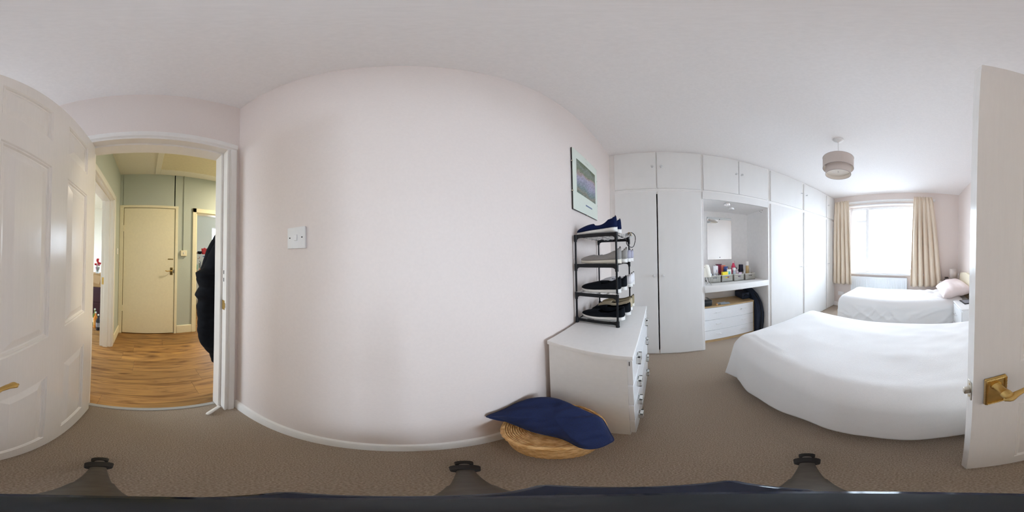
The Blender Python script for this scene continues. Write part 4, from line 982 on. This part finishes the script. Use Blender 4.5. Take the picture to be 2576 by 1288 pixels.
def shoe(x, yt, z, L, w, h, mu, ms, lab, heel=.085, seed=0, rot=0, tilt=0, tab=True, open_=.42, throat=None, sole=.026, dip=.006):
    """toe towards -y (yt), heel at yt+L; sole on z"""
    t = thing('shoe', lab, 'shoe', (x,yt+L/2,z), 'shoes on the black rack')
    def W(t_):   # half width
        a = (sin(min(t_,.42)/.42*pi/2)**.5) if t_<.42 else 1-.26*min(1,(t_-.42)/.3)**1.2*1
        if t_>.86: a *= sqrt(max(0,1-((t_-.86)/.14)**2))*.5+.5*(1-((t_-.86)/.14)**4)
        return w*max(.05,a)
    def soleb(t_): return .006*max(0,(.18-t_)/.18)**1.5
    def solet(t_): return sole*(.80+.35*t_)+soleb(t_)
    def HT(t_):
        if t_<.45: return solet(t_)-.002+(h*.58+h*.42*sin(t_/.45*pi/2)-solet(t_)+.002)*sqrt(1-(1-min(1,(t_+.004)/.11))**2)
        return h+ (heel-h)*((t_-.45)/.55)**1.4 - dip*sin(min(1,max(0,(t_-open_)/(.80-open_)))*pi)**.6
    X = Matrix.Translation((x,yt+L/2,z)) @ Matrix.Rotation(rot,4,'Z') @ Matrix.Rotation(tilt,4,'X') @ Matrix.Translation((-x,-(yt+L/2),-z))
    q = MB(); nt = 30; na = 18
    def fs(u,v):
        t_ = u; a = v*2*pi
        ww = W(t_)*1.04; zb = soleb(t_); zt = solet(t_)
        c,s_ = cos(a),sin(a); sq = lambda k: math.copysign(abs(k)**.5,k)
        return (x+ww*sq(c), yt+t_*L, z+ (zb+zt)/2+(zt-zb)/2*sq(s_))
    g = q.grid(fs,nt,16,cv=True); q.b.faces.new(g[0]); q.b.faces.new(g[-1][::-1])
    bmesh.ops.transform(q.b,matrix=X,verts=q.b.verts); q.build('sole', ms, t, ang=60)
    q = MB()
    def fu(u,v):
        t_ = .015+u*.97; a = v*pi; zt = solet(t_)-.003; H = HT(t_)-zt
        ww = W(t_)
        ex = .8 if t_<open_ else .35
        lean = 1-.35*sin(a)**2*(1 if t_>open_ else 0)
        c = cos(a); X_ = math.copysign(abs(c)**.9,c)*ww*(1-.12*sin(a))
        if t_ > .9: pass
        return (x+X_, yt+t_*L, z+zt+H*max(0,sin(a))**(.75 if t_<open_ else .6))
    lo, hi = 5, na-6
    gq = q.grid(fu,nt,na, skip=lambda i,j: (open_ < .015+(i+.5)/(nt-1)*.97 < .93) and lo<=j<hi)
    # heel cap
    try: q.b.faces.new(gq[-1])
    except ValueError: pass
    bmesh.ops.transform(q.b,matrix=X,verts=q.b.verts); q.build('upper', mu, t, solid=.004, ang=70)
    q = MB()
    def fi(u,v):
        t_ = .3+u*.66; return (x+W(t_)*.9*(2*v-1), yt+t_*L, z+solet(t_)+.002)
    q.grid(fi,12,4); bmesh.ops.transform(q.b,matrix=X,verts=q.b.verts); q.build('insole', mat('dark_insole',(.03,.03,.035),.8), t)
    if tab:
        q = MB().tube([(x,yt+L*.955,z+heel-.010),(x,yt+L*.962,z+heel+.001),(x,yt+L*.974,z+heel+.005),(x,yt+L*.984,z+heel-.001),(x,yt+L*.985,z+heel-.014)],.0024,8)
        bmesh.ops.transform(q.b,matrix=X,verts=q.b.verts); q.build('pull_tab', M['black'], t)
    return t
su = {'navy':mat('navy_knit',(.006,.013,.055),.85,spec=.12,nscale=350,var=.25,bump=.5,bdist=.001),'grey':mat('grey_knit',(.30,.29,.28),.9,nscale=400,var=.15,bump=.5,bdist=.001),
 'lilac':mat('lilac_grey_knit',(.42,.42,.52),.9,nscale=350,var=.1,bump=.4),'black':mat('black_knit',(.008,.010,.014),.85,spec=.12,nscale=350,var=.25,bump=.5,bdist=.001),
 'white':mat('white_canvas',(.80,.80,.84),.8,nscale=300,var=.03,bump=.3),'beige':mat('beige_suede',(.50,.43,.30),.9,nscale=250,var=.08,bump=.3),'olive':mat('olive_suede',(.30,.25,.15),.9,nscale=250,var=.08,bump=.3)}
sole_w = mat('white_rubber_sole',(.80,.80,.78),.5,nscale=60,var=.03); sole_c = mat('cream_rubber_sole',(.76,.73,.64),.5,nscale=60,var=.03)
# top tier
shoe(-.962,-.515,lv[3]+.002,.275,.040,.066,su['navy'],sole_w,'navy slip-on with thick white sole, nearest on the top tier',heel=.098,dip=.020,tilt=radians(3),open_=.46)
shoe(-1.055,-.505,lv[3]+.002,.27,.040,.066,su['navy'],sole_w,'navy slip-on behind its pair mate on the top tier',heel=.098,dip=.018,tilt=radians(3),open_=.46)
# second tier
shoe(-.965,-.490,lv[2]+.001,.27,.038,.056,su['grey'],sole_c,'grey knitted slip-on, nearest on the second tier',heel=.098,open_=.36)
shoe(-1.055,-.470,lv[2]+.001,.27,.037,.056,su['grey'],sole_w,'grey knitted slip-on behind its mate, second tier',heel=.098,open_=.36)
shoe(-1.165,-.455,lv[2]+.001,.26,.036,.056,su['lilac'],sole_w,'lilac grey trainer third along the second tier',heel=.090)
shoe(-1.255,-.450,lv[2]+.001,.26,.036,.056,su['lilac'],sole_w,'lilac grey trainer furthest back on the second tier',heel=.090)
# third tier
shoe(-.965,-.490,lv[1]+.004,.265,.038,.062,su['black'],sole_w,'black slip-on with white sole, nearest on the third tier',heel=.100,open_=.5)
shoe(-1.05,-.470,lv[1]+.004,.265,.038,.060,su['black'],sole_w,'black slip-on behind its mate on the third tier',heel=.095,open_=.5)
shoe(-1.165,-.450,lv[1]+.004,.265,.037,.062,su['white'],sole_w,'white canvas shoe beside the black pair, third tier',heel=.100)
shoe(-1.255,-.450,lv[1]+.004,.265,.037,.062,su['white'],sole_w,'white canvas shoe furthest back on the third tier',heel=.100)
# bottom tier
shoe(-.965,-.490,lv[0]+.001,.285,.043,.058,su['black'],sole_w,'black trainer with chunky white sole, nearest on the bottom tier',heel=.086,dip=.014,open_=.42)
shoe(-1.06,-.460,lv[0]+.001,.275,.040,.062,su['black'],sole_w,'black trainer behind its mate on the bottom tier',heel=.088,open_=.42)
shoe(-1.165,-.455,lv[0]+.001,.265,.038,.062,su['beige'],sole_w,'beige suede slip-on third along the bottom tier',heel=.100)
shoe(-1.26,-.455,lv[0]+.001,.265,.037,.062,su['olive'],sole_c,'olive brown suede slip-on furthest back, bottom tier',heel=.096)
# clear plastic bags crumpled on the tiers
def crumple(cx,cy,cz,lx,ly,h,lab,seed):
    q = MB()
    def f(u,v):
        X = (u-.5)*lx; Y = (v-.5)*ly; n1 = noise.noise(Vector((u*5+seed,v*5,seed)))
        n2 = noise.noise(Vector((u*13,v*13+seed,2)))
        return (cx+X+.006*n2, cy+Y+.006*n1, cz+h*(n1*.9+n2*.6))
    q.grid(f,22,22); tag(q.build('plastic_bag', M['fog'], ang=20), lab, 'plastic bag', 'clear plastic bags on the rack')
crumple(-1.02,-.36,lv[3]-.020,.20,.20,.016,'clear crumpled plastic bag sagging under the navy shoes',1)
crumple(-.99,-.37,lv[1]+.0035,.16,.27,.010,'clear plastic bag under the black slip-ons, third tier',4)
crumple(-1.10,-.225,lv[3]-.004,.20,.08,.020,'clear plastic bag bunched at the top tier heel end',7)
crumple(-.99,-.36,lv[0]-.0,.15,.24,.004,'flat clear plastic sheet under the chunky black trainers',9)
# belt loop on far post
t = thing('coiled_belt', 'thin black belt with brass buckle looped over the rack corner', 'belt', (-1.33,-.22,1.40))
pts = []
for k in range(28):
    a = k/28*2*pi; pts.append((-1.345+.018*sin(a*2), -.222+.036*cos(a)+.004*sin(3*a), 1.375+.062*sin(a)))
MB().tube(pts,.0032,6,closed=True).build('loop', M['black'], t)
B1(-1.335,-1.300,-.262,-.215,1.385,1.430,bev=.008,seg=2,rot=(.4,'X',(-1.32,-.24,1.4))).build('coil', M['black'], t)
MB().tube([(-1.30,-.235,1.435),(-1.298,-.215,1.43),(-1.30,-.21,1.405),(-1.302,-.228,1.40)],.0025,6,closed=True).build('buckle', M['brass'], t)

# ------------------------------------------------------------------ wicker basket and cushion
bx,by = -.434,-.343
wk = thing('wicker_basket', 'round honey wicker basket with woven lid on the carpet by the chest', 'basket', (bx,by,0))
def ring(q, r, z, amp, n, ph, rad, sx=1.0, sy=.97, vert=False, tiltz=0):
    m = n*2*2; pts = []
    for k in range(m):
        a = 2*pi*k/m; o = amp*cos(k*pi/2+ph)
        rr = r + (0 if vert else o); zz = z + (o if vert else 0)
        pts.append((bx+rr*cos(a)*sx, by+rr*sin(a)*sy, zz+tiltz*cos(a-2.2)))
    q.tube(pts, rad, 5, closed=True)
NS = 26
q = MB()
def bodyr(z): return .128+.028*sin(min(1,z/.22)*pi/2)
for i in range(26):
    z = .012+i*.0108; ring(q, bodyr(z), z, .0038, NS, (i%2)*pi, .0046)
q.build('woven_side', M['wicker'], wk, kind='stuff', ang=90)
q = MB()
for k in range(NS):
    a = 2*pi*(k+.0)/NS; q.tube([(bx+bodyr(z)*cos(a), by+bodyr(z)*sin(a)*.97, z) for z in (.005,.08,.16,.24,.29)],.0036,5)
q.build('stakes', M['wicker'], wk, kind='stuff')
MB().lathe([(.118,.002),(.120,.010)],(bx,by,0),32).build('base', M['wicker'], wk)
q = MB()
for i in range(20):
    r = .170-i*.0078
    ring(q, r, .320-.0011*i+(0 if i>2 else .003*(2-i)), .0026, NS if i<9 else NS//2, (i%2)*pi, .0037, vert=True, tiltz=.006)
q.build('lid_weave', M['wicker'], wk, kind='stuff', ang=90)
q = MB()
for k in range(NS):
    a = 2*pi*k/NS; q.tube([(bx+r*cos(a), by+r*sin(a)*.97, .318-.0014*(.168-r)/.0085+.006*cos(a-2.2)) for r in (.165,.12,.07,.02)],.0030,5)
q.build('lid_stakes', M['wicker'], wk, kind='stuff')
q = MB()
for (dr_,dz_,am) in ((.004,.006,.0012),(.007,.000,.0016),(.005,-.007,.0012),(.000,-.012,.001)):
    q.tube([(bx+(.171+dr_+am*cos(40*2*pi*k/120))*cos(2*pi*k/120), by+(.171+dr_)*sin(2*pi*k/120)*.965, .318+dz_+am*sin(2*pi*k*17/120)+.006*cos(2*pi*k/120-2.2)) for k in range(120)],.0046,6,closed=True)
q.build('rim', M['wicker'], wk)
# cushion (navy)
cu = thing('navy_cushion', 'soft navy blue cushion slumped over the wicker basket lid', 'cushion', (-.43,-.34,.34))
OUT = [(-.277,-.517,.385),(-.351,-.519,.40),(-.431,-.519,.415),(-.500,-.492,.425),(-.544,-.442,.425),(-.550,-.373,.425),(-.540,-.312,.415),(-.530,-.242,.395),(-.522,-.216,.39),(-.496,-.188,.385),(-.437,-.150,.358),(-.402,-.131,.345),(-.377,-.137,.340),(-.349,-.148,.338),(-.330,-.165,.338),(-.328,-.190,.342),(-.347,-.236,.349),(-.352,-.276,.352),(-.338,-.347,.354),(-.331,-.416,.358),(-.309,-.486,.372)]
def catmull(P_, m):
    n = len(P_); o = []
    for i in range(n):
        a,b,c,d = (Vector(P_[(i+k)%n]) for k in (-1,0,1,2))
        for j in range(m):
            t_ = j/m; o.append(.5*((2*b)+(c-a)*t_+(2*a-5*b+4*c-d)*t_*t_+(3*b-a-3*c+d)*t_**3))
    return o
OL = catmull(OUT, 5); CC = Vector((-.425,-.335,.0))
q = MB(); K = 14
def cush(i,k,top):
    o = OL[i]; f_ = (k/K); c = CC.copy(); xy = Vector((o.x,o.y,0)).lerp(c, f_**1.15)
    prof = sqrt(max(0,1-(1-f_)**2))
    base = o.z*(1-f_)+.375*f_
    n_ = noise.noise(Vector((xy.x*14,xy.y*14,3)))
    cr = .006*sin(xy.x*60+xy.y*85+4*n_)*(1-f_)*min(1,f_*5)
    z = base+.050*prof+.010*n_*prof+cr if top else base-.030*prof
    return (xy.x,xy.y,max(z,.336))
T = [[q.b.verts.new(cush(i,k,True)) for k in range(K)] for i in range(len(OL))]
Bt = [[T[i][0]]+[q.b.verts.new(cush(i,k,False)) for k in range(1,K)] for i in range(len(OL))]
ct = q.b.verts.new((CC.x,CC.y,.375+.052)); cb = q.b.verts.new((CC.x,CC.y,.345))
n_o = len(OL)
for i in range(n_o):
    i2 = (i+1)%n_o
    for k in range(K-1):
        q.b.faces.new((T[i][k],T[i2][k],T[i2][k+1],T[i][k+1])); q.b.faces.new((Bt[i2][k],Bt[i][k],Bt[i][k+1],Bt[i2][k+1]))
    q.b.faces.new((T[i][K-1],T[i2][K-1],ct)); q.b.faces.new((Bt[i2][K-1],Bt[i][K-1],cb))
q.build('cover', M['navy'], cu, ang=80)
q = MB().tube([tuple(OL[i]) for i in range(n_o)],.0028,5,closed=True); q.build('seam', M['navy'], cu)

# ------------------------------------------------------------------ tripod beneath the camera
tp = thing('tripod', 'black camera tripod standing on the bedroom carpet', 'tripod', (0,0,0))
feet = [(.415,.095),(-.132,-.385),(-.262,.335)]
M['trileg'] = mat('dark_bronze_leg',(.10,.085,.07),.5,nscale=40,var=.15)
for (fx,fy) in feet:
    d = Vector((fx,fy,0)); top = Vector((fx*.06,fy*.06,.42)); ft = Vector((fx,fy,.010)); n_ = (top-ft)
    P = lambda k: ft+n_*k
    lg = MB().tube([P(.25),P(.62)],[.016,.022],14,flat=.6).build('leg', M['trileg'], tp)
    MB().tube([P(.62),P(1.0)],[.024,.030],14,flat=.6).build('upper_tube', M['trileg'], lg)
    MB().tube([P(.0)+Vector((0,0,.004)),P(.075)],[.023,.021],14,flat=.6).build('rubber_foot', M['rubber'], lg)
    MB().tube([P(.075),P(.16)],.012,12,flat=.7).build('tip', mat('grey_tip',(.25,.22,.19),.5,metal=.3), lg)
    MB().tube([P(.15),P(.26)],[.033,.028],14,flat=.6).build('clamp', M['rubber'], lg)
M['gloss_navy'] = mat('gloss_blue_black',(.008,.012,.028),.12,nscale=30,var=.3)
B1(-.046,-.012,-.030,.034,.930,.944,bev=.003,rot=(.25,'Z',(0,0,.94))).build('clamp_arm', M['gloss_navy'], tp)
B1(-.020,.030,-.036,-.010,.928,.940,bev=.003).build('clamp_arm', M['gloss_navy'], tp)
MB().lathe([(.022,.90),(.024,.905),(.024,.945),(.018,.955)],(0,0,0),24).build('hub', M['black'], tp)
MB().lathe([(.030,.36),(.034,.37),(.034,.43),(.014,.45),(.012,.90)],(0,0,0),24).build('leg_crown', M['black'], tp)
MB().lathe([(.012,.95),(.012,1.10),(.0135,1.105),(.0135,1.125),(.008,1.13)],(0,0,0),24).build('centre_column', M['gloss_navy'], tp)
MB().lathe([(.0085,1.13),(.0095,1.135),(.0095,1.150),(.004,1.153)],(.0,.0,0),24).build('mount_head', M['glossblack'], tp)
